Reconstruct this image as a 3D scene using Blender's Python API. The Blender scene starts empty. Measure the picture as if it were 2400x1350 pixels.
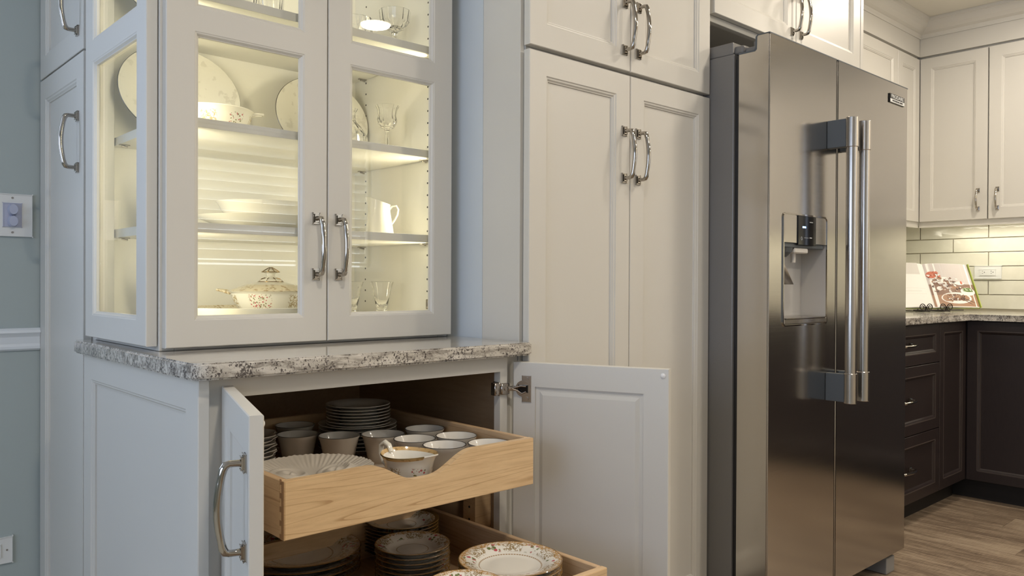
import bpy, bmesh, math, random
from mathutils import Vector, Matrix
random.seed(7)
for _b in (bpy.data.objects, bpy.data.meshes, bpy.data.materials, bpy.data.lights, bpy.data.cameras):
    for _o in list(_b): _b.remove(_o)
scene = bpy.context.scene
COL = scene.collection
PI = math.pi

# ------------------------------------------------------------------ camera
cam_d = bpy.data.cameras.new('camera'); cam = bpy.data.objects.new('camera', cam_d); COL.objects.link(cam)
cam_d.sensor_width = 36.0; cam_d.lens = 1882.0 / 2400.0 * 36.0
cam_d.clip_start = 0.02; cam_d.clip_end = 60
_r = Vector((0.736707921, -0.676196128, 0.00449841904))
_d = Vector((-0.000719621757, -0.00743636991, -0.999972091))
_f = Vector((0.676210708, 0.736684123, -0.00596503806))
cam.matrix_world = Matrix(((_r.x, -_d.x, -_f.x, 0), (_r.y, -_d.y, -_f.y, 0), (_r.z, -_d.z, -_f.z, 1.055), (0, 0, 0, 1)))
scene.camera = cam

# ------------------------------------------------------------------ colour management, world, exposure
vs = scene.view_settings
scene.display_settings.display_device = 'sRGB'
vs.view_transform = 'Standard'; vs.look = 'None'; vs.gamma = 1.0; vs.use_curve_mapping = False
vs.exposure = 0.28
scene.cycles.max_bounces = 10
scene.cycles.transparent_max_bounces = 16
scene.cycles.sample_clamp_indirect = 6.0
W = bpy.data.worlds.new('world'); scene.world = W; W.use_nodes = True
W.node_tree.nodes['Background'].inputs[0].default_value = (0.55, 0.68, 0.9, 1)
W.node_tree.nodes['Background'].inputs[1].default_value = 1.0
WARM = (1.0, 0.885, 0.735)
HUTCH = (1.0, 0.90, 0.62)
DAY = (0.64, 0.76, 1.0)
CAN_W = 13.5           # each recessed can
DAY_SIDE = 3.7        # emission of the daylit window panes
DAY_BACK = 4.6
def area(name, loc, size, energy, color, direction, size_y=None, spread=PI, shape=None):
    l = bpy.data.lights.new(name, 'AREA'); l.energy = energy; l.color = color; l.spread = spread
    l.shape = shape or ('RECTANGLE' if size_y else 'SQUARE'); l.size = size
    if size_y: l.size_y = size_y
    o = bpy.data.objects.new(name, l); COL.objects.link(o); o.location = loc
    o.rotation_euler = Vector(direction).to_track_quat('-Z', 'Y').to_euler()
    return o
CANS = [(2.52, 0.72), (2.44, -0.45), (3.93, 0.98), (3.75, -0.75), (0.46, 0.22), (4.1, -1.7)]
CEIL = 2.48

# ------------------------------------------------------------------ material helpers
def new_mat(name):
    m = bpy.data.materials.new(name); m.use_nodes = True
    nt = m.node_tree; b = nt.nodes['Principled BSDF']
    return m, nt, b
def setp(b, **k):
    names = {'base': 'Base Color', 'rough': 'Roughness', 'metal': 'Metallic', 'ior': 'IOR', 'trans': 'Transmission Weight',
             'coat': 'Coat Weight', 'coatr': 'Coat Roughness', 'spec': 'Specular IOR Level', 'em': 'Emission Color', 'ems': 'Emission Strength',
             'aniso': 'Anisotropic'}
    for kk, v in k.items():
        if kk in ('base', 'em') and len(v) == 3: v = (*v, 1)
        b.inputs[names[kk]].default_value = v
def simple(name, base, rough=0.5, **k):
    m, nt, b = new_mat(name); setp(b, base=base, rough=rough, **k); return m
class G:
    """tiny node graph helper"""
    def __init__(s, nt): s.nt = nt; s.n = nt.nodes; s.l = nt.links
    def node(s, t, **props):
        n = s.n.new(t)
        for k, v in props.items(): setattr(n, k, v)
        return n
    def link(s, a, b): s.l.new(a, b)
    def val(s, sock, v):
        if hasattr(v, 'is_linked') or hasattr(v, 'links'): s.l.new(v, sock)
        else: sock.default_value = v
    def math(s, op, a, b=0.0, c=None, clamp=False):
        n = s.node('ShaderNodeMath', operation=op); n.use_clamp = clamp
        s.val(n.inputs[0], a); s.val(n.inputs[1], b)
        if c is not None: s.val(n.inputs[2], c)
        return n.outputs[0]
    def step(s, v, lo, hi):
        n = s.node('ShaderNodeMapRange'); n.interpolation_type = 'SMOOTHSTEP'
        s.val(n.inputs[0], v); n.inputs[1].default_value = lo; n.inputs[2].default_value = hi
        return n.outputs[0]
    def mix(s, f, a, b):
        n = s.node('ShaderNodeMix'); n.data_type = 'RGBA'
        s.val(n.inputs[0], f)
        for i, v in ((6, a), (7, b)):
            if isinstance(v, tuple): n.inputs[i].default_value = (*v[:3], 1)
            else: s.l.new(v, n.inputs[i])
        return n.outputs[2]
    def coord(s, kind='Object'):
        return s.node('ShaderNodeTexCoord').outputs[kind]
    def mapping(s, v, scale=(1, 1, 1), rot=(0, 0, 0), loc=(0, 0, 0)):
        n = s.node('ShaderNodeMapping'); s.l.new(v, n.inputs[0])
        n.inputs['Scale'].default_value = scale; n.inputs['Rotation'].default_value = rot; n.inputs['Location'].default_value = loc
        return n.outputs[0]
    def noise(s, v, scale, detail=4, rough=0.5, dist=0.0, out=0):
        n = s.node('ShaderNodeTexNoise'); s.l.new(v, n.inputs['Vector'])
        n.inputs['Scale'].default_value = scale; n.inputs['Detail'].default_value = detail
        n.inputs['Roughness'].default_value = rough; n.inputs['Distortion'].default_value = dist
        return n.outputs[out]
    def voro(s, v, scale, feature='F1', out='Distance'):
        n = s.node('ShaderNodeTexVoronoi', feature=feature); s.l.new(v, n.inputs['Vector']); n.inputs['Scale'].default_value = scale
        return n.outputs[out]
    def bump(s, h, strength=0.2, dist=0.002):
        n = s.node('ShaderNodeBump'); s.l.new(h, n.inputs['Height']); n.inputs['Strength'].default_value = strength
        n.inputs['Distance'].default_value = dist; return n.outputs[0]
    def ramp(s, v, stops):
        n = s.node('ShaderNodeValToRGB'); s.l.new(v, n.inputs[0]); e = n.color_ramp.elements
        while len(e) < len(stops): e.new(0.5)
        for i, (p, c) in enumerate(stops): e[i].position = p; e[i].color = (*c, 1)
        return n.outputs[0]

# cabinet paint, wall paint, trims
def paint(name, col, rough=0.38, grain=0.04):
    m, nt, b = new_mat(name); g = G(nt); setp(b, base=col, rough=rough)
    v = g.coord('Object'); g.link(g.bump(g.noise(v, 160, 3), grain, 0.001), b.inputs['Normal'])
    return m
M_CAB = paint('cabinet_paint', (0.60, 0.585, 0.545))
M_WALL = paint('blue_grey_wall_paint', (0.38, 0.435, 0.435), 0.7, 0.12)
M_WALLB = paint('pale_blue_strip', (0.55, 0.60, 0.64), 0.6, 0.12)
M_KWALL = paint('cream_wall_paint', (0.62, 0.585, 0.50), 0.7, 0.1)
M_CEIL = paint('ceiling_paint', (0.66, 0.64, 0.58), 0.8, 0.1)
M_TRIM = paint('white_trim_paint', (0.68, 0.72, 0.76), 0.35, 0.02)
M_INT = paint('hutch_interior_paint', (0.82, 0.80, 0.73), 0.45, 0.02)

def make_granite():
    m, nt, b = new_mat('granite'); g = G(nt)
    v = g.coord('Object')
    s = g.mapping(v, (2.4, 15.0, 9.0), (0, 0.0, 0.12))
    vein = g.noise(s, 6.5, 8, 0.72, 0.8)
    base = g.ramp(vein, [(0.34, (0.13, 0.115, 0.10)), (0.44, (0.34, 0.315, 0.28)), (0.54, (0.56, 0.53, 0.48)), (0.72, (0.66, 0.63, 0.585))])
    s2 = g.mapping(v, (1.0, 1.6, 0.85), (0.3, 0.5, 0.2))
    spk = g.noise(s2, 235, 5, 0.62, 0.3)
    clump = g.noise(s2, 30, 3, 0.6)
    thr = g.math('ADD', spk, g.math('MULTIPLY', g.math('SUBTRACT', clump, 0.5), 0.50))
    mask = g.step(thr, 0.525, 0.59)
    # the polished top shows soft veins, the cut edge shows dark mineral specks
    geo = g.node('ShaderNodeNewGeometry'); sep = g.node('ShaderNodeSeparateXYZ'); g.link(geo.outputs['True Normal'], sep.inputs[0])
    side = g.step(g.math('ABSOLUTE', sep.outputs[2]), 0.95, 0.5)
    mask = g.math('MULTIPLY', mask, g.math('ADD', g.math('MULTIPLY', side, 0.80), 0.12))
    col = g.mix(mask, base, (0.055, 0.045, 0.045))
    g.link(col, b.inputs['Base Color']); setp(b, rough=0.14, coat=0.4, coatr=0.05)
    g.link(g.bump(spk, 0.06, 0.001), b.inputs['Normal'])
    return m
M_GRAN = make_granite()

def make_wood(name, light, dark, axis='X', rough=0.4, scale=1.0, contrast=1.0, rings=True):
    m, nt, b = new_mat(name); g = G(nt)
    v = g.coord('Object')
    st = {'X': (1.2, 14, 14), 'Y': (14, 1.2, 14), 'Z': (14, 14, 1.2)}[axis]
    s = g.mapping(v, tuple(q * scale for q in st))
    fine = g.noise(s, 9, 6, 0.65, 0.4)
    sl = {'X': (.42, 4, 10), 'Y': (4, .42, 10), 'Z': (4, 10, .42)}[axis]
    big = g.noise(g.mapping(v, tuple(q * scale for q in sl)), 1.6, 2, 0.4, 0.12)
    line = g.math('FRACT', g.math('MULTIPLY', big, 15.0))
    line = g.math('MULTIPLY', g.step(line, 0.78, 0.97), g.step(line, 1.0, 0.97))
    br = g.noise(g.mapping(v, tuple(q * scale for q in sl)), 3.0, 2)
    line = g.math('MULTIPLY', line, g.step(br, 0.38, 0.62))
    f = g.math('MULTIPLY', g.step(fine, 0.3, 0.8), 0.45 * contrast)
    f = g.math('ADD', f, g.math('MULTIPLY', line, 0.6 * contrast if rings else 0.0), clamp=True)
    g.link(g.mix(f, light, dark), b.inputs['Base Color']); setp(b, rough=rough)
    g.link(g.bump(fine, 0.08, 0.001), b.inputs['Normal'])
    return m
M_MAPLE = make_wood('maple', (0.72, 0.52, 0.305), (0.42, 0.25, 0.12), 'X', 0.30)
M_MAPLE_Y = make_wood('maple_side', (0.60, 0.42, 0.25), (0.36, 0.205, 0.10), 'Y', 0.35)
M_ENDGRAIN = make_wood('maple_end_grain', (0.36, 0.21, 0.11), (0.17, 0.09, 0.05), 'Z', 0.5, 2.0)
M_PLY = make_wood('cabinet_interior_wood', (0.36, 0.255, 0.155), (0.22, 0.14, 0.08), 'Y', 0.5, 1.0, 0.8, False)
M_DARK = make_wood('espresso_wood', (0.023, 0.0155, 0.015), (0.009, 0.0065, 0.0065), 'Z', 0.42, 1.5, 1.0, False)
M_TOE = simple('black_toe_kick', (0.009, 0.007, 0.006), 0.6)
M_DARKLINE = simple('espresso_bead_highlight', (0.075, 0.058, 0.052), 0.4)

def make_floor():
    m, nt, b = new_mat('floor_plank'); g = G(nt)
    v = g.coord('Object')
    oi = g.node('ShaderNodeObjectInfo')
    off = g.node('ShaderNodeVectorMath', operation='ADD'); g.link(v, off.inputs[0])
    mul = g.node('ShaderNodeVectorMath', operation='SCALE'); g.link(oi.outputs['Location'], mul.inputs[0]); mul.inputs['Scale'].default_value = 3.7
    g.link(mul.outputs[0], off.inputs[1]); vv = off.outputs[0]
    f1 = g.noise(g.mapping(vv, (16, 1.4, 1)), 5, 7, 0.7, 0.5)
    f2 = g.noise(g.mapping(vv, (5, 0.9, 1)), 2.2, 3, 0.5, 0.6)
    saw = g.noise(g.mapping(vv, (3, 60, 1)), 4, 3, 0.7)
    fac = g.math('ADD', g.math('MULTIPLY', f1, 0.55), g.math('MULTIPLY', f2, 0.45))
    fac = g.math('ADD', fac, g.math('MULTIPLY', g.math('SUBTRACT', saw, 0.5), 0.22))
    fac = g.math('ADD', fac, g.math('MULTIPLY', g.math('SUBTRACT', oi.outputs['Random'], 0.5), 0.07))
    col = g.ramp(fac, [(0.34, (0.095, 0.066, 0.045)), (0.47, (0.20, 0.147, 0.102)), (0.58, (0.325, 0.25, 0.178)), (0.74, (0.45, 0.37, 0.275))])
    g.link(col, b.inputs['Base Color']); setp(b, rough=0.42)
    g.link(g.bump(fac, 0.25, 0.002), b.inputs['Normal'])
    return m
M_FLOOR = make_floor()

def make_steel(name, base, rough, axis='X', metal=1.0, an=0.0):
    m, nt, b = new_mat(name); g = G(nt)
    v = g.coord('Object')
    sc = {'X': (2, 2, 400), 'Z': (400, 400, 2)}[axis]
    n = g.noise(g.mapping(v, sc), 1.5, 3, 0.6)
    r = g.math('ADD', g.math('MULTIPLY', n, 0.08), rough - 0.04)
    g.link(r, b.inputs['Roughness'])
    setp(b, base=base, metal=metal)
    w = g.noise(g.mapping(v, (1.0, 1.0, 2.4)), 1.6, 1, 0.4)       # sheet metal is never quite flat
    b1 = g.bump(w, 0.22, 0.010)
    n2 = g.node('ShaderNodeBump'); g.link(n, n2.inputs['Height']); n2.inputs['Strength'].default_value = 0.015; n2.inputs['Distance'].default_value = 0.001
    g.link(b1, n2.inputs['Normal']); g.link(n2.outputs[0], b.inputs['Normal'])
    return m
M_STEEL = make_steel('brushed_steel', (0.50, 0.475, 0.445), 0.17)
M_STEELH = make_steel('brushed_handle_steel', (0.50, 0.47, 0.44), 0.22)
M_GREY = paint('fridge_side_grey', (0.17, 0.165, 0.16), 0.34, 0.35)
M_BLOCK = simple('handle_bracket_grey', (0.10, 0.115, 0.13), 0.45, metal=0.3)
M_BLACK = simple('black_plastic', (0.006, 0.006, 0.007), 0.10, spec=0.3)
M_GASKET = simple('black_gasket', (0.01, 0.01, 0.011), 0.5)
M_NICKEL = simple('polished_nickel', (0.44, 0.41, 0.37), 0.08, metal=1.0)
M_HINGE = simple('hinge_nickel', (0.45, 0.41, 0.37), 0.22, metal=1.0)
M_IRON = simple('black_iron', (0.02, 0.015, 0.012), 0.35, metal=0.6)
M_PLATE = simple('wall_plate_plastic', (0.72, 0.73, 0.72), 0.35)
M_PLATEB = simple('control_knob_plastic', (0.42, 0.45, 0.58), 0.4)
M_SLOT = simple('slot_dark', (0.02, 0.02, 0.02), 0.6)
M_RUBBER = simple('clear_bumper', (0.75, 0.75, 0.75), 0.2)
M_LENS = simple('lamp_lens', (1, 1, 1), 0.5, em=(1.0, 0.86, 0.68), ems=14.0)
M_LED = simple('led_strip_light', (1, 1, 1), 0.5, em=HUTCH, ems=2.5)
M_DAY = simple('daylit_window_glass', (0.1, 0.1, 0.1), 0.3, em=DAY, ems=DAY_SIDE)
M_DAYB = simple('daylit_rear_window_glass', (0.1, 0.1, 0.1), 0.3, em=(0.86, 0.93, 1.0), ems=DAY_BACK)
M_BLIND = simple('white_blind_slat', (0.8, 0.8, 0.78), 0.4)
M_BLUE = simple('blue_display_segment', (0.1, 0.3, 0.9), 0.4, em=(0.25, 0.5, 1.0), ems=5.0)
M_PRINT = simple('panel_print', (0.45, 0.47, 0.5), 0.5)
M_WHITEPL = simple('translucent_nozzle_plastic', (0.62, 0.60, 0.57), 0.35)
M_RECESS = simple('dispenser_well', (0.62, 0.60, 0.57), 0.35, metal=0.35)

def make_glass_pane():
    m, nt, b = new_mat('window_glass'); g = G(nt); nt.nodes.remove(b)
    out = nt.nodes['Material Output']
    tr = g.node('ShaderNodeBsdfTransparent'); gl = g.node('ShaderNodeBsdfGlossy'); gl.inputs['Roughness'].default_value = 0.0
    tr.inputs[0].default_value = (0.985, 0.99, 0.985, 1)
    fr = g.node('ShaderNodeFresnel'); ge = g.node('ShaderNodeNewGeometry')
    g.link(g.math('ADD', 1.52, g.math('MULTIPLY', ge.outputs['Backfacing'], 1 / 1.52 - 1.52)), fr.inputs[0])
    mx = g.node('ShaderNodeMixShader'); g.link(fr.outputs[0], mx.inputs[0]); g.link(tr.outputs[0], mx.inputs[1]); g.link(gl.outputs[0], mx.inputs[2])
    g.link(mx.outputs[0], out.inputs[0]); return m
M_PANE = make_glass_pane()
M_CRYSTAL = simple('crystal_glass', (1, 1, 1), 0.02, trans=1.0, ior=1.5)

# ---- china: pattern is print on the glaze, laid out in each piece's own round coordinates
def china(name, R, body=(0.80, 0.78, 0.72), rim_gold=True, band=True, ring=0.0, flowers=6, side=None, gold=(0.45, 0.25, 0.07), dens=1.0):
    m, nt, b = new_mat(name); g = G(nt)
    v = g.coord('Object'); sep = g.node('ShaderNodeSeparateXYZ'); g.link(v, sep.inputs[0])
    x, y, z = sep.outputs
    r = g.math('DIVIDE', g.math('SQRT', g.math('ADD', g.math('MULTIPLY', x, x), g.math('MULTIPLY', y, y))), R)
    ang = g.math('ARCTAN2', y, x)
    col = body
    filig = g.voro(v, 150.0); filn = g.noise(v, 95, 3, 0.6)
    def curls(sc):
        q = g.noise(v, sc, 1.5, 0.5); return g.step(g.math('ABSOLUTE', g.math('SUBTRACT', q, 0.5)), 0.045, 0.020)
    lace = g.math('MAXIMUM', g.math('MAXIMUM', curls(75.0 * dens), curls(118.0 * dens)), g.math('MULTIPLY', g.step(filig, 0.40, 0.25), g.step(filn, 0.50, 0.56)))
    if band:
        # scrolling gold lace near the edge with an uneven inner border
        lob = g.math('ABSOLUTE', g.math('SINE', g.math('MULTIPLY', ang, flowers)))
        inner = g.math('SUBTRACT', 0.905, g.math('MULTIPLY', lob, 0.07))
        inner = g.math('ADD', inner, g.math('MULTIPLY', g.math('SUBTRACT', filn, 0.5), 0.16))
        edge = g.step(g.math('SUBTRACT', r, inner), 0.0, 0.012)
        lf = g.math('ADD', g.math('MULTIPLY', lace, 0.55), 0.42)
        col = g.mix(g.math('MULTIPLY', edge, lf), col, gold)
        # gold scroll motifs and pink flower sprays alternating around the shoulder
        cs = g.math('COSINE', g.math('MULTIPLY', ang, flowers))
        zone = g.math('MULTIPLY', g.step(r, 0.64, 0.70), g.step(r, 0.93, 0.88))
        sprayz = g.math('MULTIPLY', zone, g.step(cs, 0.35, 0.65)); scrollz = g.math('MULTIPLY', zone, g.step(cs, 0.15, -0.2))
        col = g.mix(g.math('MULTIPLY', g.math('MULTIPLY', scrollz, lace), 0.9), col, (0.25, 0.165, 0.05))
        cell = g.voro(v, 120.0 * dens, out='Color'); cd = g.voro(v, 120.0 * dens)
        sepc = g.node('ShaderNodeSeparateColor'); g.link(cell, sepc.inputs[0])
        blob = g.step(cd, 0.62, 0.45)
        leaf = g.math('MULTIPLY', g.math('MULTIPLY', sprayz, blob), g.step(sepc.outputs[0], 0.42, 0.44))
        col = g.mix(leaf, col, (0.16, 0.19, 0.07))
        pink = g.math('MULTIPLY', g.math('MULTIPLY', sprayz, blob), g.step(sepc.outputs[0], 0.72, 0.74))
        col = g.mix(pink, col, (0.50, 0.09, 0.12))
    if rim_gold:
        col = g.mix(g.step(r, 0.972, 0.982), col, tuple(c * 0.55 for c in gold))
    if ring:
        d = g.math('ABSOLUTE', g.math('SUBTRACT', r, ring))
        dash = g.step(g.math('SINE', g.math('MULTIPLY', ang, 70)), -0.6, 0.2)
        col = g.mix(g.math('MULTIPLY', g.step(d, 0.018, 0.008), g.math('ADD', g.math('MULTIPLY', dash, 0.6), 0.3)), col, tuple(c * 0.7 for c in gold))
    if side:
        # sprays on an upright wall: side = (z0, z1, count, phase)
        z0, z1, cnt, ph = side
        cs = g.math('COSINE', g.math('ADD', g.math('MULTIPLY', ang, cnt), ph))
        zz = g.math('MULTIPLY', g.step(z, z0, z0 + 0.006), g.step(z, z1, z1 - 0.006))
        cell = g.voro(v, 230.0, out='Color'); cd = g.voro(v, 230.0)
        sepc = g.node('ShaderNodeSeparateColor'); g.link(cell, sepc.inputs[0]); blob = g.step(cd, 0.55, 0.35)
        zone = g.math('MULTIPLY', g.math('MULTIPLY', g.step(cs, 0.55, 0.75), zz), blob)
        col = g.mix(g.math('MULTIPLY', zone, g.step(sepc.outputs[0], 0.25, 0.27)), col, (0.22, 0.20, 0.08))
        col = g.mix(g.math('MULTIPLY', zone, g.step(sepc.outputs[0], 0.66, 0.68)), col, (0.55, 0.10, 0.12))
        z2 = g.math('MULTIPLY', g.math('MULTIPLY', g.step(cs, -0.55, -0.75), zz), lace)
        col = g.mix(g.math('MULTIPLY', z2, 0.85), col, (0.33, 0.23, 0.08))
    if isinstance(col, tuple): setp(b, base=col)
    else: g.link(col, b.inputs['Base Color'])
    setp(b, rough=0.12, coat=0.5, coatr=0.03)
    return m
M_CHINA_D = china('floral_dinner_plate_glaze', 0.127, ring=0.52)
M_CHINA_S = china('floral_salad_plate_glaze', 0.103, ring=0.60)
M_CHINA_C = china('floral_saucer_glaze', 0.080, ring=0.42, flowers=5, dens=1.3)
M_WHITE = simple('white_china', (0.72, 0.69, 0.64), 0.14, coat=0.4)
M_TAUPE = simple('pearl_taupe_glaze', (0.50, 0.46, 0.40), 0.2, coat=0.3)
M_CREAMW = simple('cream_china', (0.78, 0.755, 0.67), 0.14, coat=0.4)
M_RIMG = simple('gold_edge', (0.22, 0.14, 0.05), 0.25, metal=0.6)
M_RIMS = simple('grey_edge', (0.10, 0.095, 0.09), 0.3, metal=0.5)
M_CREAMER = china('floral_creamer_glaze', 0.052, band=False, rim_gold=False, side=(0.012, 0.050, 3, 1.2))
M_GOLDRIM = china('gold_lace_rim', 0.4, body=(0.62, 0.42, 0.16), band=False, rim_gold=False)
M_TUREEN = china('tureen_glaze', 0.11, body=(0.80, 0.775, 0.69), band=False, rim_gold=False, side=(0.012, 0.050, 3, 0.6))
def make_lacy(name, body):
    m, nt, b = new_mat(name); g = G(nt); v = g.coord('Object')
    f = g.math('MULTIPLY', g.step(g.voro(v, 130), 0.6, 0.35), g.step(g.noise(v, 70, 3), 0.45, 0.55))
    g.link(g.mix(g.math('MULTIPLY', f, 0.8), body, (0.34, 0.22, 0.08)), b.inputs['Base Color']); setp(b, rough=0.15, coat=0.4); return m
M_LACE = make_lacy('gold_lace_glaze', (0.74, 0.66, 0.48))
def make_platter(name, R):
    m, nt, b = new_mat(name); g = G(nt); v = g.coord('Object')
    f = g.math('MULTIPLY', g.step(g.noise(v, 42, 4, 0.6), 0.56, 0.63), 0.35)
    g.link(g.mix(f, (0.62, 0.60, 0.53), (0.36, 0.33, 0.27)), b.inputs['Base Color']); setp(b, rough=0.16, coat=0.4); return m
M_PLATTER = make_platter('white_on_white_platter', 0.14)
def make_tile():
    m, nt, b = new_mat('glazed_tile'); g = G(nt); v = g.coord('Object'); oi = g.node('ShaderNodeObjectInfo')
    off = g.node('ShaderNodeVectorMath', operation='ADD'); g.link(v, off.inputs[0]); g.link(oi.outputs['Location'], off.inputs[1])
    n = g.noise(off.outputs[0], 9, 4, 0.6, 0.6)
    g.link(g.mix(n, (0.60, 0.59, 0.50), (0.76, 0.745, 0.66)), b.inputs['Base Color']); setp(b, rough=0.08)
    g.link(g.bump(g.noise(off.outputs[0], 14, 2), 0.5, 0.004), b.inputs['Normal']); return m
M_TILE = make_tile()
M_GROUT = simple('grout', (0.50, 0.455, 0.35), 0.9)

# ------------------------------------------------------------------ mesh helpers (everything in real metres)
def mesh_obj(name, bm, mat, parent=None, loc=None, smooth=False, slots=None):
    """bm verts are in world coordinates unless loc is given (then local)."""
    me = bpy.data.meshes.new(name)
    if smooth:
        for f in bm.faces: f.smooth = True
    org = Vector((0, 0, 0))
    if parent is not None: org = world_loc(parent)
    if loc is None:
        if parent is None:
            xs = [v.co for v in bm.verts]
            org = Vector((sum(v.x for v in xs) / len(xs), sum(v.y for v in xs) / len(xs), min(v.z for v in xs)))
        bmesh.ops.translate(bm, verts=bm.verts, vec=-org)
    bmesh.ops.recalc_face_normals(bm, faces=bm.faces)
    bm.to_mesh(me); bm.free()
    if smooth:
        try: me.set_sharp_from_angle(angle=math.radians(42))
        except Exception: pass
    for mm in ([mat] if not slots else slots): me.materials.append(mm)
    o = bpy.data.objects.new(name, me); COL.objects.link(o)
    if parent is not None:
        o.parent = parent
        if loc is not None: o.location = Vector(loc) - org
    else:
        o.location = Vector(loc) if loc is not None else org
    return o
def world_loc(o):
    p = Vector((0, 0, 0))
    while o is not None: p = p + Vector(o.location); o = o.parent
    return p
def thing(name, label, cat, loc, group=None):
    o = bpy.data.objects.new(name, None); COL.objects.link(o); o.location = loc
    o.empty_display_size = 0.05; o['label'] = label; o['category'] = cat
    if group: o['group'] = group
    return o
def tag(o, label, cat, group=None):
    o['label'] = label; o['category'] = cat
    if group: o['group'] = group
    return o
def struct(o): o['kind'] = 'structure'; return o
def nb(): return bmesh.new()
def box(bm, x0, x1, y0, y1, z0, z1, bev=0.0, seg=1, mi=0):
    r = bmesh.ops.create_cube(bm, size=1.0); vs_ = r['verts']
    for v in vs_:
        v.co = Vector((x0 + (v.co.x + .5) * (x1 - x0), y0 + (v.co.y + .5) * (y1 - y0), z0 + (v.co.z + .5) * (z1 - z0)))
    fs = set(f for v in vs_ for f in v.link_faces)
    for f in fs: f.material_index = mi
    if bev:
        es = list(set(e for v in vs_ for e in v.link_edges))
        bmesh.ops.bevel(bm, geom=es, offset=bev, segments=seg, affect='EDGES', profile=0.5)
    return vs_
def bx(name, parent, mat, x0, x1, y0, y1, z0, z1, bev=0.0, seg=1):
    bm = nb(); box(bm, min(x0, x1), max(x0, x1), min(y0, y1), max(y0, y1), z0, z1, bev, seg); return mesh_obj(name, bm, mat, parent)
def lathe(bm, prof, seg=48, cx=0, cy=0, cz=0, sx=1.0, sy=1.0, closed=True, wob=None, mi=0):
    rings = []
    for (r, z) in prof:
        if r < 1e-6: rings.append([bm.verts.new((cx, cy, cz + z))]); continue
        ring = []
        for i in range(seg):
            a = 2 * PI * i / seg; rr = r * (wob(a, r, z) if wob else 1.0)
            ring.append(bm.verts.new((cx + rr * math.cos(a) * sx, cy + rr * math.sin(a) * sy, cz + z)))
        rings.append(ring)
    for a, b_ in zip(rings, rings[1:]):
        for i in range(seg):
            j = (i + 1) % seg
            if len(a) == 1 and len(b_) == 1: continue
            if len(a) == 1: f = bm.faces.new((a[0], b_[i], b_[j]))
            elif len(b_) == 1: f = bm.faces.new((a[i], a[j], b_[0]))
            else: f = bm.faces.new((a[i], a[j], b_[j], b_[i]))
            f.material_index = mi
    return rings
def tube(bm, pts, rad, seg=10, cap=True, flat=None, mi=0):
    pts = [Vector(p) for p in pts]; n = len(pts)
    rads = rad if isinstance(rad, (list, tuple)) else [rad] * n
    t0 = (pts[1] - pts[0]).normalized(); up = Vector((0, 0, 1)) if abs(t0.z) < 0.9 else Vector((1, 0, 0))
    nrm = (up - t0 * up.dot(t0)).normalized(); rings = []
    for i in range(n):
        t = (pts[min(i + 1, n - 1)] - pts[max(i - 1, 0)]).normalized()
        nrm = (nrm - t * nrm.dot(t)).normalized(); bn = t.cross(nrm)
        rings.append([bm.verts.new(pts[i] + (nrm * math.cos(2 * PI * k / seg) + bn * math.sin(2 * PI * k / seg) * (flat or 1)) * rads[i]) for k in range(seg)])
    for a, b_ in zip(rings, rings[1:]):
        for k in range(seg):
            f = bm.faces.new((a[k], a[(k + 1) % seg], b_[(k + 1) % seg], b_[k])); f.material_index = mi
    if cap:
        f = bm.faces.new(list(reversed(rings[0]))); f.material_index = mi
        f = bm.faces.new(rings[-1]); f.material_index = mi
def cyl(bm, p0, p1, r, seg=20, mi=0): tube(bm, [p0, Vector(p0).lerp(Vector(p1), .5), p1], r, seg, mi=mi)
class Fr:
    """local frame: u across, w up, n outward"""
    def __init__(s, O, U, N): s.O = Vector(O); s.U = Vector(U).normalized(); s.N = Vector(N).normalized(); s.W = Vector((0, 0, 1))
    def __call__(s, u, w, n=0.0): return s.O + s.U * u + s.W * w + s.N * n
def fbox(bm, F, u0, u1, w0, w1, n0, n1, bev=0.0, mi=0):
    vs_ = box(bm, 0, 1, 0, 1, 0, 1)
    mp = {}
    for v in vs_:
        v.co = F(u0 + v.co.x * (u1 - u0), w0 + v.co.z * (w1 - w0), n0 + v.co.y * (n1 - n0))
        for f in v.link_faces: f.material_index = mi
    if bev:
        bmesh.ops.bevel(bm, geom=list(set(e for v in vs_ for e in v.link_edges)), offset=bev, segments=2, affect='EDGES')
FRONT_PROF = [(0.000, 0.0), (0.0025, -0.0025), (0.006, -0.003), (0.0095, -0.0065), (0.0115, -0.0068), (0.0125, -0.0105)]
BACK_PROF = [(0.0, 0.0), (0.0, -0.004), (0.012, -0.0045), (0.024, -0.001)]
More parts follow.
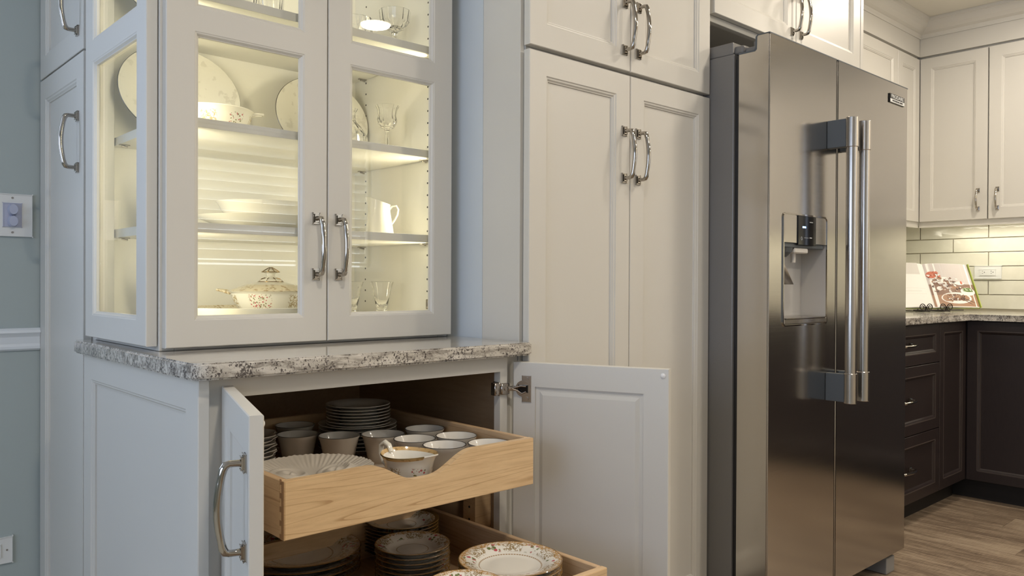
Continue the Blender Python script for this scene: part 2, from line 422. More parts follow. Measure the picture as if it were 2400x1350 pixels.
def panel_mesh(bm, F, Wd, H, T, stile=0.057, opens=None, prof=FRONT_PROF, bprof=None, through=False, ebev=0.0015, w0=0.0, midx=None, u_off=0.0):
    """framed door: front face at n=0, back at n=-T. opens: list of (w0,w1); profile rings lead down to panel or through."""
    if opens is None: opens = [(stile, H - stile)]
    def face(nsign, base, pr, depth_sign):
        us = [ebev, stile, Wd - stile, Wd - ebev]
        ws = [ebev] + [q for o in opens for q in o] + [H - ebev]
        grid = {}
        def V(u, w):
            k = (round(u, 5), round(w, 5))
            if k not in grid: grid[k] = bm.verts.new(F(u, w, base))
            return grid[k]
        for i in range(3):
            for j in range(len(ws) - 1):
                isopen = (i == 1 and any(abs(ws[j] - o[0]) < 1e-6 and abs(ws[j + 1] - o[1]) < 1e-6 for o in opens))
                if not isopen:
                    bm.faces.new((V(us[i], ws[j]), V(us[i + 1], ws[j]), V(us[i + 1], ws[j + 1]), V(us[i], ws[j + 1])))
        ends = []
        for (a, c) in opens:
            prev = [V(stile, a), V(Wd - stile, a), V(Wd - stile, c), V(stile, c)]
            for (ins, dep) in pr[1:] if pr[0] == (0.0, 0.0) or pr[0] == (0.000, 0.0) else pr:
                cur = [bm.verts.new(F(stile + ins, a + ins, base + dep * depth_sign)), bm.verts.new(F(Wd - stile - ins, a + ins, base + dep * depth_sign)),
                       bm.verts.new(F(Wd - stile - ins, c - ins, base + dep * depth_sign)), bm.verts.new(F(stile + ins, c - ins, base + dep * depth_sign))]
                for k in range(4): bm.faces.new((prev[k], prev[(k + 1) % 4], cur[(k + 1) % 4], cur[k]))
                prev = cur
            ends.append(prev)
        return [V(us[0], ws[0]), V(us[3], ws[0]), V(us[3], ws[-1]), V(us[0], ws[-1])], ends, [V(us[i], ws[0]) for i in range(4)] + [V(us[3], w) for w in ws[1:]] + [V(us[i], ws[-1]) for i in (2, 1, 0)] + [V(us[0], w) for w in reversed(ws[1:-1])]
    c1, e1, loop1 = face(1, 0.0, prof, 1)
    c2, e2, loop2 = face(-1, -T, bprof or [(0.0, 0.0), (0.0008, 0.0)], -1)
    # outer edge band with tiny bevels
    def rim(n): return [bm.verts.new(F(*q, n)) for q in ((0, 0), (Wd, 0), (Wd, H), (0, H))]
    r1, r2 = rim(-ebev), rim(-T + ebev)
    def fan(loop, corners, ring):
        # split the loop by corners
        n = len(loop); idx = [loop.index(c) for c in corners] + [n]
        for k in range(4):
            seg_ = [loop[i % n] for i in range(idx[k], idx[k + 1] + 1)] if k < 3 else [loop[i % n] for i in range(idx[3], n + 1)]
            bm.faces.new(seg_ + [ring[(k + 1) % 4], ring[k]])
    fan(loop1, c1, r1); fan(loop2, c2, r2)
    for k in range(4): bm.faces.new((r1[k], r1[(k + 1) % 4], r2[(k + 1) % 4], r2[k]))
    for a, b_ in zip(e1, e2):
        if through:
            for k in range(4): bm.faces.new((a[k], a[(k + 1) % 4], b_[(k + 1) % 4], b_[k]))
        else: bm.faces.new(a); bm.faces.new(b_)
def door(parent, F, Wd, H, T=0.021, mat=None, name='door', **k):
    bm = nb(); panel_mesh(bm, F, Wd, H, T, **k); return mesh_obj(name, bm, mat or M_CAB, parent)
def pull(parent, F, u, wc, L=0.127, mat=None, horizontal=False, s=1.0, name='handle', rel=None):
    """arched bar pull with rectangular stepped rosettes; F gives the door face"""
    bm = nb()
    def P(a, n): return F(u + a, wc, n) if horizontal else F(u, wc + a, n)
    h = L / 2
    pts = [P(-h, 0.0), P(-h, 0.012), P(-h, 0.022 * s), P(-h + .002, 0.0275 * s), P(-h + .008, 0.031 * s)]
    for i in range(1, 12):
        t = i / 12; a = -h + .008 + (L - .016) * t; pts.append(P(a, (0.031 + 0.0075 * math.sin(PI * t)) * s))
    pts += [P(h - .008, 0.031 * s), P(h - .002, 0.0275 * s), P(h, 0.022 * s), P(h, 0.012), P(h, 0.0)]
    rr = [0.0062, 0.005, 0.005, 0.0062, 0.0062] + [0.0052 + 0.0008 * math.sin(PI * i / 12) for i in range(1, 12)] + [0.0062, 0.0062, 0.005, 0.005, 0.0062]
    tube(bm, pts, [q * s for q in rr], 12)
    for sg in (-h, h):
        a = 0.0125 * s; c = 0.0085 * s
        if horizontal: a, c = c, a
        if horizontal: fbox(bm, F, u + sg - c, u + sg + c, wc - a, wc + a, 0, 0.0035, 0.0012); fbox(bm, F, u + sg - c * .7, u + sg + c * .7, wc - a * .7, wc + a * .7, 0.0035, 0.007, 0.001)
        else: fbox(bm, F, u - c, u + c, wc + sg - a, wc + sg + a, 0, 0.0035, 0.0012); fbox(bm, F, u - c * .72, u + c * .72, wc + sg - a * .72, wc + sg + a * .72, 0.0035, 0.007, 0.001)
    return mesh_obj(name, bm, mat or M_NICKEL, parent, smooth=True)

# ================================================================== THE SETTING
bm = nb(); box(bm, -2.6, 5.05, -2.4, 2.7, -0.08, -0.006); floor = struct(mesh_obj('floor', bm, M_GROUT))
# planks run away from the hutch wall (along Y)
PW, PL = 0.187, 1.215
bmp = nb(); box(bmp, 0, PW - 0.0012, 0, PL - 0.0012, 0, 0.0055, 0.0008)
me_p = bpy.data.meshes.new('plank'); bmesh.ops.recalc_face_normals(bmp, faces=bmp.faces); bmp.to_mesh(me_p); bmp.free(); me_p.materials.append(M_FLOOR)
fx = world_loc(floor); first = True
for i in range(0, 27):
    x = 0.02 + i * PW
    offy = (i * 0.437) % 1.0 * PL
    y = -2.3 - offy
    while y < 2.05:
        if y > -2.35 and y + PL < 2.65 and x + PW < 5.0:
            o = bpy.data.objects.new('plank', me_p); COL.objects.link(o); o.parent = floor
            o.location = Vector((x, y, -0.0056)) - fx
        y += PL
def wallbox(name, mat, *c):
    bm = nb(); box(bm, *c); return struct(mesh_obj(name, bm, mat))
wall_right = wallbox('wall_right', M_KWALL, 4.945, 5.05, -2.4, 2.2, 0, CEIL)
wall_rear = wallbox('wall_rear', M_KWALL, 1.36, 4.945, 2.065, 2.2, 0, CEIL)
wall_middle = wallbox('wall_middle', M_WALLB, 1.333, 1.345, 1.565, 2.58, 0, CEIL)  # pale blue strip, flush with the pantry side panel
# wall_left carries a window beyond the left edge of the frame
bm = nb()
WX0, WX1, WZ0, WZ1 = -1.15, -0.05, 1.15, 2.15
box(bm, -2.6, WX0, 2.58, 2.7, 0, CEIL); box(bm, WX1, 1.345, 2.58, 2.7, 0, CEIL)
box(bm, WX0, WX1, 2.58, 2.7, 0, WZ0); box(bm, WX0, WX1, 2.58, 2.7, WZ1, CEIL)
wall_left = struct(mesh_obj('wall_left', bm, M_WALL))
w1 = struct(bx('window_1', None, M_TRIM, WX0 - .07, WX1 + .07, 2.562, 2.58, WZ1, WZ1 + .08, 0.003))
bx('window_frame', w1, M_TRIM, WX0 - .07, WX0, 2.562, 2.6, WZ0 - .07, WZ1); bx('window_frame', w1, M_TRIM, WX1, WX1 + .07, 2.562, 2.6, WZ0 - .07, WZ1)
bx('window_sill', w1, M_TRIM, WX0 - .09, WX1 + .09, 2.54, 2.6, WZ0 - .02, WZ0)
bx('window_pane', w1, M_DAY, WX0, WX1, 2.63, 2.64, WZ0, WZ1)
# far dining wall with a window
bm = nb()
VY0, VY1, VZ0, VZ1 = -0.9, 1.5, 0.75, 2.15
box(bm, -2.6, -2.5, -2.4, VY0, 0, CEIL); box(bm, -2.6, -2.5, VY1, 2.7, 0, CEIL)
box(bm, -2.6, -2.5, VY0, VY1, 0, VZ0); box(bm, -2.6, -2.5, VY0, VY1, VZ1, CEIL)
wall_window = struct(mesh_obj('wall_far', bm, M_WALL))
w2 = struct(bx('window_2', None, M_TRIM, -2.52, -2.48, VY0 - .08, VY1 + .08, VZ1, VZ1 + .09, 0.003))
bx('window_frame', w2, M_TRIM, -2.52, -2.48, VY0 - .08, VY0, VZ0 - .08, VZ1); bx('window_frame', w2, M_TRIM, -2.52, -2.48, VY1, VY1 + .08, VZ0 - .08, VZ1)
bx('window_sill', w2, M_TRIM, -2.52, -2.46, VY0 - .09, VY1 + .09, VZ0 - .03, VZ0)
bx('window_mullion', w2, M_TRIM, -2.53, -2.49, .27, .33, VZ0, VZ1)
bx('window_pane', w2, M_DAY, -2.56, -2.55, VY0, VY1, VZ0, VZ1)
# wall behind the camera with a blind-covered window that the hutch glass mirrors
bm = nb()
BX0, BX1, BZ0, BZ1 = 1.62, 3.40, 1.17, 2.12
box(bm, -2.6, BX0, -2.4, -2.0, 0, CEIL); box(bm, BX1, 5.05, -2.4, -2.0, 0, CEIL)
box(bm, BX0, BX1, -2.4, -2.0, 0, BZ0); box(bm, BX0, BX1, -2.4, -2.0, BZ1, CEIL)
wall_back = struct(mesh_obj('wall_back', bm, M_KWALL))
w3 = struct(bx('window_3', None, M_TRIM, BX0 - .08, BX1 + .08, -2.0, -1.98, BZ1, BZ1 + .09, 0.003))
bx('window_frame', w3, M_TRIM, BX0 - .08, BX0, -2.03, -1.98, BZ0, BZ1); bx('window_frame', w3, M_TRIM, BX1, BX1 + .08, -2.03, -1.98, BZ0, BZ1)
bx('window_sill', w3, M_TRIM, BX0 - .09, BX1 + .09, -2.03, -1.95, BZ0 - .03, BZ0)
bx('window_pane', w3, M_DAYB, BX0, BX1, -2.16, -2.15, BZ0, BZ1)
blind = thing('window_blind', 'white slatted blind mirrored in the hutch glass, behind the camera', 'blind', ((BX0 + BX1) / 2, -2.06, BZ0))
bx('head_rail', blind, M_BLIND, BX0 + .01, BX1 - .01, -2.08, -2.03, BZ1 - .04, BZ1 - .005, .003)
bx('bottom_rail', blind, M_BLIND, BX0 + .01, BX1 - .01, -2.08, -2.035, BZ0 + .016, BZ0 + .034, .003)
ns = 13
for i in range(ns):
    zc = BZ0 + .075 + i * (BZ1 - BZ0 - .145) / (ns - 1)
    bm = nb(); box(bm, BX0 + .012, BX1 - .012, -0.034, 0.034, -0.0013, 0.0013, .0005)
    bmesh.ops.rotate(bm, verts=bm.verts, cent=(0, 0, 0), matrix=Matrix.Rotation(math.radians(64), 3, 'X'))
    bmesh.ops.translate(bm, verts=bm.verts, vec=(0, -2.062, zc)); mesh_obj('slat', bm, M_BLIND, blind)
for xx in (BX0 + .3, (BX0 + BX1) / 2 + .02, BX1 - .3):
    bm = nb(); tube(bm, [(xx, -2.030, BZ0 + .02), (xx, -2.030, 1.6), (xx, -2.030, BZ1 - .04)], .0035, 6); mesh_obj('ladder_cord', bm, M_BLIND, blind)
ceiling = wallbox('ceiling', M_CEIL, -2.6, 5.05, -2.4, 2.7, CEIL, CEIL + .1)
# chair rail on the left wall
bm = nb()
prof = [(0, .9235), (-.010, .9235), (-.016, .918), (-.019, .911), (-.014, .905), (-.010, .899), (-.009, .880), (-.012, .873), (-.012, .866), (-.006, .861), (0, .861)]
for xa in (-2.5, 0.548):
    pass
va = [bm.verts.new((-2.48, 2.58 + p[0], p[1])) for p in prof]; vb = [bm.verts.new((0.5515, 2.58 + p[0], p[1])) for p in prof]
for i in range(len(prof) - 1): bm.faces.new((va[i], va[i + 1], vb[i + 1], vb[i]))
bm.faces.new(va); bm.faces.new(vb)
struct(mesh_obj('trim_1', bm, M_TRIM))
wallbox('baseboard_left', M_TRIM, -2.48, 0.545, 2.562, 2.58, 0, .13)
# recessed lamps
for i, (cx, cy) in enumerate(CANS):
    where = ['over the fridge, out of frame above', 'mirrored as a white oval in the upper right hutch door', 'over the kitchen corner', 'over the middle of the kitchen', 'nearest the hutch', 'nearest the rear window'][i]
    t = thing('ceiling_light', 'round recessed ceiling light ' + where, 'ceiling light', (cx, cy, CEIL), 'recessed ceiling lights')
    bm = nb(); lathe(bm, [(.098, 0), (.098, -.004), (.092, -.006), (.084, -.004), (.082, 0)], 40, cx, cy, CEIL); mesh_obj('trim_ring', bm, M_TRIM, t, smooth=True)
    bm = nb(); lathe(bm, [(0, -.0035), (.082, -.0035), (.082, -.001), (0, -.001)], 40, cx, cy, CEIL); mesh_obj('lens', bm, M_LENS, t)
    a = area('can_light', (cx, cy, CEIL - .012), .15, CAN_W * (0.50, 1.0, 0.72, 1.0, 1.0, 1.0)[i], WARM, (0, 0, -1), shape='DISK', spread=PI); a.parent = t; a.location = (0, 0, -.012)

# ================================================================== TALL CABINET at the left (doors face -X)
tall = thing('tall_cabinet', 'tall painted cabinet with narrow paneled doors at left of the hutch', 'cabinet', (0.95, 2.35, 0))
bm = nb(); box(bm, 0.574, 1.330, 2.118, 2.578, 0.10, 2.40); mesh_obj('carcass', bm, M_CAB, tall)
bx('toe_kick', tall, M_CAB, .63, 1.33, 2.118, 2.578, 0, .10)
for (za, zb, hz) in ((0.115, 1.6165, 1.399), (1.6215, 2.38, 1.7365)):
    F = Fr((0.552, 2.573, za), (0, -1, 0), (-1, 0, 0))
    d = door(tall, F, 2.573 - 2.1465, zb - za)
    pull(d, F, 2.573 - 2.189, hz - za)

# ================================================================== PANTRY (doors face -Y)
pantry = thing('pantry_cabinet', 'tall pantry cabinet with four paneled doors between hutch and fridge', 'cabinet', (1.72, 1.75, 0))
bm = nb(); box(bm, 1.347, 2.096, 1.422, 2.06, 0.10, 2.40); mesh_obj('carcass', bm, M_CAB, pantry)
bx('side_panel', pantry, M_CAB, 1.333, 1.347, 1.426, 1.5645, 0.0, 2.40, .0008)
bx('toe_kick', pantry, M_CAB, 1.35, 2.09, 1.49, 2.06, 0, .10)
for (xa, xb, hx, side) in ((1.337, 1.7155, 1.690, 0), (1.7185, 2.0955, 1.7487, 1)):
    for (za, zb, hz) in ((0.115, 1.6205, 1.4035), (1.6315, 2.38, 1.749)):
        F = Fr((xa, 1.397, za), (1, 0, 0), (0, -1, 0))
        d = door(pantry, F, xb - xa, zb - za); pull(d, F, hx - xa, hz - za)

# ================================================================== UPPER HUTCH with glass doors
hutch = thing('display_hutch', 'lit glass-door display hutch standing on the granite counter', 'cabinet', (0.93, 1.88, 0.914))
HX0, HX1, HY0, HY1 = 0.570, 1.302, 1.672, 2.112
HT = 2.36
ZF = 0.970
bx('floor_board', hutch, M_INT, HX0 + .001, HX1 - .001, HY0 + .02, HY1 - .001, 0.9145, ZF)
bx('back_panel', hutch, M_INT, HX0 + .03, HX1 - .001, 2.095, HY1, ZF, HT - .02)
bx('side_panel', hutch, M_INT, 1.281, HX1, HY0 + .02, 2.095, ZF, HT - .02)
bx('top_board', hutch, M_INT, HX0, HX1, HY0, HY1, HT - .02, HT)
bm = nb()   # face frame, front and left
box(bm, HX0, HX0 + .030, HY0, HY0 + .030, .9145, HT - .02, .001)
box(bm, HX0, HX0 + .030, 2.065, HY1, .9145, HT - .02, .001)
box(bm, HX1 - .03, HX1, HY0, HY0 + .0195, .9145, HT - .02, .001)
box(bm, HX0 + .030, HX1 - .03, HY0, HY0 + .0195, .9145, .966, .001)
box(bm, HX0, HX0 + .0195, HY0 + .030, 2.065, .9145, .966, .001)
mesh_obj('face_frame', bm, M_CAB, hutch)
for k, (sz, dz) in enumerate(((1.16, .020), (1.381, .0195), (1.651, .0195))):
    sh_ = bx('shelf', hutch, M_INT, 0.603, 1.279, 1.6945, 2.093, sz, sz + dz)
    bx('daylit_edge_tint', sh_, M_CAB, 0.603, 1.279, 1.692, 1.6944, sz, sz + dz, .0005)  # added strip: cool outside light on the shelf front put into its colour
    for (px, py) in ((1.268, 1.73), (1.268, 2.034), (.613, 2.034)):
        bm = nb(); sg = -1 if px > 1 else 1
        box(bm, px - .012, px + .012, py - .004, py + .004, sz - .003, sz - .0002); tube(bm, [(px + .008, py, sz - .006), (px + .004, py, sz - .006), (px - .006, py, sz - .004)], .0022, 8)
        mesh_obj('shelf_pin', bm, M_NICKEL, hutch)
bm = nb()   # peg holes, pitch 32 mm
for yy in (1.73, 2.034):
    for k in range(40):
        z = 1.0005 + k * .032
        if z > 2.25: break
        cyl(bm, (1.2805, yy, z), (1.2815, yy, z), .0027, 8)
ph = mesh_obj('peg_holes', bm, M_SLOT, hutch); ph['kind'] = 'stuff'
GL = [(.0537 + 0.0, 0.6465), (.6945, 1.19)]
def glass_door(F, Wd, name='glass_door'):
    zb = .921
    ops = [(.0545, .6470), (.6955, 1.22)]
    d = door(hutch, F, Wd, 1.28, .022, name=name, opens=ops, prof=[(0, 0), (.0015, -.001), (.004, -.0015), (.008, -.006), (.0095, -.0065), (.010, -.012)], through=True)
    for (a, b_) in ops:
        bm = nb(); fbox(bm, F, .057 + .0085, Wd - .057 - .0085, a + .0085, b_ - .0085, -.0165, -.0135); mesh_obj('glass_pane', bm, M_PANE, d)
    return d
F = Fr((0.5752, 1.650, .921), (1, 0, 0), (0, -1, 0)); d = glass_door(F, .3605); pull(d, F, .9073 - .5752, 1.1368 - .921)
F = Fr((0.9388, 1.650, .921), (1, 0, 0), (0, -1, 0)); d = glass_door(F, .3612); pull(d, F, .9656 - .9388, 1.1368 - .921)
F = Fr((0.546, 2.1015, .9245), (0, -1, 0), (-1, 0, 0))
d = door(hutch, F, 2.1015 - 1.6775, 1.2765, .0225, name='side_glass_door', opens=[(.051, .6435), (.692, 1.2165)], prof=[(0, 0), (.0015, -.001), (.004, -.0015), (.008, -.006), (.0095, -.0065), (.010, -.012)], through=True)
for (a, b_) in ((.051, .6435), (.692, 1.2165)):
    bm = nb(); fbox(bm, F, .0655, 2.1015 - 1.6775 - .0655, a + .0085, b_ - .0085, -.0165, -.0135); mesh_obj('glass_pane', bm, M_PANE, d)
# small hinge inside the right door
bm = nb(); box(bm, 1.268, 1.2805, 1.705, 1.720, .985, 1.012, .002); box(bm, 1.262, 1.270, 1.700, 1.712, .990, 1.006, .002); mesh_obj('cabinet_hinge', bm, M_HINGE, hutch)
# LED strips behind the front frame
for sx, dx in ((.6035, 1), (1.2775, -1)):
    bx('led_strip', hutch, M_LED, sx - .0025, sx + .0025, 1.6925, 1.6990, ZF + .01, HT - .04)
HL = 2.3
for (x, dv) in ((.616, (.55, 1, 0)), (1.264, (-1, .62, 0))):
    for (za, zb) in ((ZF + .01, 1.158), (1.184, 1.379), (1.404, 1.649), (1.674, 2.0)):
        a = area('led_light', (x, 1.705, (za + zb) / 2), .012, HL * (zb - za), HUTCH, dv, size_y=zb - za - .01, spread=math.radians(145))
        a.rotation_euler = Matrix((Vector((0, 0, 1)).cross(-Vector(dv).normalized()).to_tuple(), (0, 0, 1), (-Vector(dv).normalized()).to_tuple())).transposed().to_euler()
        a.parent = hutch; a.location = Vector((x, 1.705, (za + zb) / 2)) - Vector(hutch.location)

# ================================================================== GRANITE COUNTER of the hutch
bm = nb()
pts = [(1.321, 1.375), (0.560, 1.375), (0.541, 1.3785), (0.5295, 1.389), (0.526, 1.405), (0.526, 2.115), (0.528, 2.126), (0.535, 2.137), (0.547, 2.1415), (.5505, 2.1415), (.5505, 2.1175), (1.3315, 2.1175), (1.3315, 1.385), (1.3285, 1.378)]
lo = [bm.verts.new((x, y, .884)) for x, y in pts]; hi = [bm.verts.new((x, y, .914)) for x, y in pts]
bm.faces.new(lo); bm.faces.new(hi)
for i in range(len(pts)): bm.faces.new((lo[i], lo[(i + 1) % len(pts)], hi[(i + 1) % len(pts)], hi[i]))
bmesh.ops.bevel(bm, geom=[e for e in bm.edges if abs(e.verts[0].co.z - e.verts[1].co.z) < 1e-6], offset=.004, segments=3, affect='EDGES')
tag(mesh_obj('granite_countertop', bm, M_GRAN, None, smooth=True), 'speckled grey granite countertop with rounded corners under the display hutch', 'countertop')

# ================================================================== BASE CABINET with open doors and roll-outs
base = thing('base_cabinet', 'open base cabinet under the granite with two doors swung wide', 'cabinet', (0.93, 1.75, 0))
bx('side_panel', base, M_PLY, .566, .580, 1.437, 2.108, .10, .868)
bx('side_panel', base, M_PLY, 1.297, 1.331, 1.437, 2.108, .10, .868)
bx('back_panel', base, M_PLY, .580, 1.297, 2.09, 2.108, .10, .868)
bx('floor_board', base, M_PLY, .580, 1.297, 1.437, 2.09, .10, .118)
bx('toe_kick', base, M_CAB, .60, 1.331, 1.50, 2.108, 0, .10)
bm = nb()
box(bm, .5655, 1.2850, 1.4155, 1.4365, .8455, .8835); box(bm, .5655, .612, 1.4155, 1.4365, .10, .8455)
box(bm, 1.2625, 1.2850, 1.4155, 1.4365, .10, .8455); box(bm, 1.2850, 1.331, 1.4300, 1.4365, .10, .8835); box(bm, .612, 1.2625, 1.4155, 1.4365, .10, .14)
mesh_obj('face_frame', bm, M_CAB, base)
bx('side_rail', base, M_CAB, .580, 1.297, 1.437, 1.47, .868, .8835)
F = Fr((.5445, 2.108, .10), (0, -1, 0), (-1, 0, 0))
door(base, F, 2.108 - 1.403, .783, .0205, name='end_panel')
bx('pilaster', base, M_MAPLE, 1.2455, 1.2965, 1.485, 1.53, .118, .615)
bm = nb()
for k in range(16): cyl(bm, (1.2448, 1.507, .15 + k * .030), (1.2458, 1.507, .15 + k * .030), .003, 8)
q = mesh_obj('pilaster_holes', bm, M_SLOT, base); q['kind'] = 'stuff'
# left door, swung open past square
hp = Vector((.5900, 1.4115, .118)); fp = Vector((.4870, 1.0730, .118)); U = (fp - hp); Lw = U.length; U.normalize(); N = Vector((U.y, -U.x, 0))
if N.x > 0: N = -N
F = Fr(hp, U, N); DH = .868 - .118
d = door(base, F, Lw, DH, .021, bprof=BACK_PROF)
d['label'] = 'left door, handle side showing'
pull(d, F, Lw - .0285, .7335 - .118)
bm = nb(); lathe(bm, [(0, 0), (.005, 0), (.005, .001), (.003, .0025), (0, .003)], 12)
bmesh.ops.rotate(bm, verts=bm.verts, cent=(0, 0, 0), matrix=(-N).to_track_quat('Z', 'Y').to_matrix()); bmesh.ops.translate(bm, verts=bm.verts, vec=F(Lw - .012, DH - .014, -.021))
mesh_obj('bumper', bm, M_RUBBER, d, smooth=True)
# right door, its inner face to the camera
hp = Vector((1.2975, 1.408, .118)); fp = Vector((1.4400, 1.060, .118)); U = (fp - hp); Lw = U.length; U.normalize(); N = Vector((U.y, -U.x, 0))
if N.x > 0: N = -N
F = Fr(hp, U, N)
bm = nb(); panel_mesh(bm, F, Lw, DH, .021, prof=[(0, 0), (0, -.0045), (.010, -.005), (.019, -.0012), (.0195, -.0012)], bprof=[(0, 0), (.006, -.006)]); d = mesh_obj('door', bm, M_CAB, base)
d['label'] = 'right door, inner face with cup hinge showing'
bm = nb(); lathe(bm, [(0, 0), (.006, 0), (.006, .001), (.004, .0028), (0, .0034)], 14)
bmesh.ops.rotate(bm, verts=bm.verts, cent=(0, 0, 0), matrix=N.to_track_quat('Z', 'Y').to_matrix()); bmesh.ops.translate(bm, verts=bm.verts, vec=F(Lw - .013, DH - .015, 0))
mesh_obj('bumper', bm, M_RUBBER, d, smooth=True)
# cup hinge on the right door
bm = nb(); hu, hw = .028, DH - .063
fbox(bm, F, hu - .004, hu + .019, hw - .031, hw + .031, 0, .0018, .0006)
def fdisc(bm, F, u, w, n0, n1, r, seg=24): tube(bm, [F(u, w, n0), F(u, w, (n0 + n1) / 2), F(u, w, n1)], r, seg)
fdisc(bm, F, hu - .001, hw, 0, .0022, .0195)
for w_ in (-.023, .023): fdisc(bm, F, hu + .0085, hw + w_, .0018, .0036, .0045, 12)
mesh_obj('hinge_cup', bm, M_HINGE, d, smooth=True)
bm = nb(); fbox(bm, F, hu - .013, hu + .011, hw - .0085, hw + .0085, .0022, .0042, .0006); mesh_obj('hinge_well', bm, M_BLACK, d)
bm = nb(); tube(bm, [F(hu + .008, hw - .006, .005), F(hu - .002, hw - .011, .007), F(hu - .012, hw - .004, .010), F(hu - .024, hw, .014)], .0019, 8)
tube(bm, [F(hu + .008, hw + .006, .005), F(hu - .004, hw + .007, .008), F(hu - .016, hw + .004, .012), F(hu - .026, hw, .014)], .0019, 8); mesh_obj('hinge_arm', bm, M_HINGE, d, smooth=True)
bm = nb(); ZH = .118 + hw
box(bm, 1.2580, 1.2620, 1.4135, 1.436, ZH - .016, ZH + .016, .001); box(bm, 1.2600, 1.2860, 1.4060, 1.4150, ZH - .013, ZH + .013, .002)
box(bm, 1.245, 1.2590, 1.4130, 1.4300, ZH - .015, ZH + .015, .002)
for (a, b_) in ((1.251, ZH - .007), (1.251, ZH + .006), (1.272, ZH)): cyl(bm, (a, 1.4135 if a < 1.26 else 1.4065, b_), (a, 1.4105 if a < 1.26 else 1.4035, b_), .0042, 12)
tube(bm, [(1.280, 1.408, ZH), (1.288, 1.405, ZH), (1.297, 1.400, ZH)], .006, 8)
mesh_obj('hinge_plate', bm, M_HINGE, base, smooth=True)
# small bright metal dish clip seen right of the opening is part of the frame hardware: runner rails
def rollout(y0, zb, zt, y1, label, scoop):
    x0, x1 = .618, 1.189; t = .0127; tf = .0165
    loc = ((x0 + x1) / 2, (y0 + y1) / 2, zb)
    R = thing('rollout_drawer', label, 'drawer', loc, 'maple roll-out drawers')
    # front with scooped top
    bm = nb(); cxm = (x0 + x1) / 2; top = []
    if scoop:
        n = 40; hwid = .122; dp = .0385
        xs = [x0] + [cxm - hwid + 2 * hwid * i / n for i in range(n + 1)] + [x1]
        for x in xs:
            s_ = abs(x - cxm) / hwid
            z = zt if s_ >= 1 else zt - dp * (0.5 + 0.5 * math.cos(PI * min(1, max(0, (s_ - .12) / .88))))
            top.append((x, z))
    else: top = [(x0, zt), (x1, zt)]
    ol = top + [(x1, zb), (x0, zb)]
    a = [bm.verts.new((x, y0, z)) for x, z in ol]; b_ = [bm.verts.new((x, y0 + tf, z)) for x, z in ol]
    bm.faces.new(a); bm.faces.new(b_)
    for i in range(len(ol)): bm.faces.new((a[i], a[(i + 1) % len(ol)], b_[(i + 1) % len(ol)], b_[i]))
    bmesh.ops.bevel(bm, geom=[e for e in bm.edges if abs(e.verts[0].co.y - e.verts[1].co.y) < 1e-6], offset=.0013, segments=2, affect='EDGES')
    mesh_obj('drawer_front', bm, M_MAPLE, R)
    bm = nb(); box(bm, x0, x0 + t, y0 + tf, y1, zb, zt, .0015); mesh_obj('drawer_side', bm, M_MAPLE_Y, R)
    bm = nb(); box(bm, x1 - t, x1, y0 + tf, y1, zb, zt, .0015); mesh_obj('drawer_side', bm, M_MAPLE_Y, R)
    bx('drawer_back', R, M_MAPLE, x0 + t, x1 - t, y1 - t, y1, zb, zt, .001)
    bx('drawer_bottom', R, M_MAPLE_Y, x0 + t, x1 - t, y0 + tf, y1 - t, zb + .008, zb + .014)
    # dovetail pins: end grain of the front let into the side
    bm = nb(); hgt = zt - zb
    box(bm, x0 - .0006, x0, y0 + .0025, y0 + .0105, zb + .001, zt - .001)
    for k in range(5):
        zc = zb + hgt * (.035 + k * .2325); box(bm, x0 - .0006, x0, y0 + .010, y0 + .0165, zc - .0035 * (1 if k not in (0,) else .6), zc + .0055)
    dj = mesh_obj('dovetail_joint', bm, M_ENDGRAIN, R)
    dj['label'] = 'darker end-grain dovetail pins'
    bx('runner', R, M_HINGE, x1 + .002, x1 + .012, y0 + .20, y1 + .06, zb + .002, zb + .014)
    return R
rollout(1.225, .628, .726, 1.825, 'upper maple roll-out with a scooped front, full of cups and shell plate', True)
rollout(1.018, .406, .504, 1.60, 'lower maple roll-out holding stacks of gold-rimmed floral plates', True)

# ================================================================== CHINA
def plate_bm(R, h=.018, seg=64, th=.003):
    bm = nb()
    out = [(0, 0.002), (R * .52, 0.002), (R * .55, 0), (R * .58, 0), (R * .60, .002), (R * .66, h * .45), (R * .8, h * .72), (R * .985, h - .001), (R, h), (R * .993, h + .0012),
           (R * .8, h * .72 + th), (R * .68, h * .42 + th), (R * .60, .002 + th), (R * .4, .0015 + th), (0, .0015 + th)]
    lathe(bm, out, seg); return bm
def make_mesh(name, bm, mats, smooth=True):
    me = bpy.data.meshes.new(name)
    for f in bm.faces: f.smooth = smooth
    bmesh.ops.recalc_face_normals(bm, faces=bm.faces); bm.to_mesh(me); bm.free()
    for m in mats: me.materials.append(m)
    if smooth:
        try: me.set_sharp_from_angle(angle=math.radians(50))
        except Exception: pass
    return me
def put(name, me, loc, label, cat, group=None, rz=0.0):
    o = bpy.data.objects.new(name, me); COL.objects.link(o); o.location = loc; o.rotation_euler.z = rz
    return tag(o, label, cat, group)
ORD = ['topmost', 'second from the top', 'third from the top', 'fourth from the top', 'fifth from the top', 'sixth from the top', 'seventh from the top', 'eighth from the top', 'ninth from the top', 'tenth from the top', 'eleventh from the top']
def stack(me, name, cx, cy, z_floor, z_top, h, pitch, what, cat, group, jit=.0012):
    n = max(1, int(round((z_top - h - z_floor) / pitch)) + 1); p = (z_top - h - z_floor) / max(1, n - 1)
    for k in range(n):
        top = n - 1 - k; 
        put(name, me, (cx + random.uniform(-jit, jit) * (1 if k < n - 1 else 0), cy + random.uniform(-jit, jit), z_floor + k * p + .0003), '%s, %s' % (what, ORD[min(top, 10)]), cat, group, random.uniform(0, 6.28))
F1 = .6422; F2 = .4202
ME_D = make_mesh('dinner_plate', plate_bm(.127, .020), [M_CHINA_D])
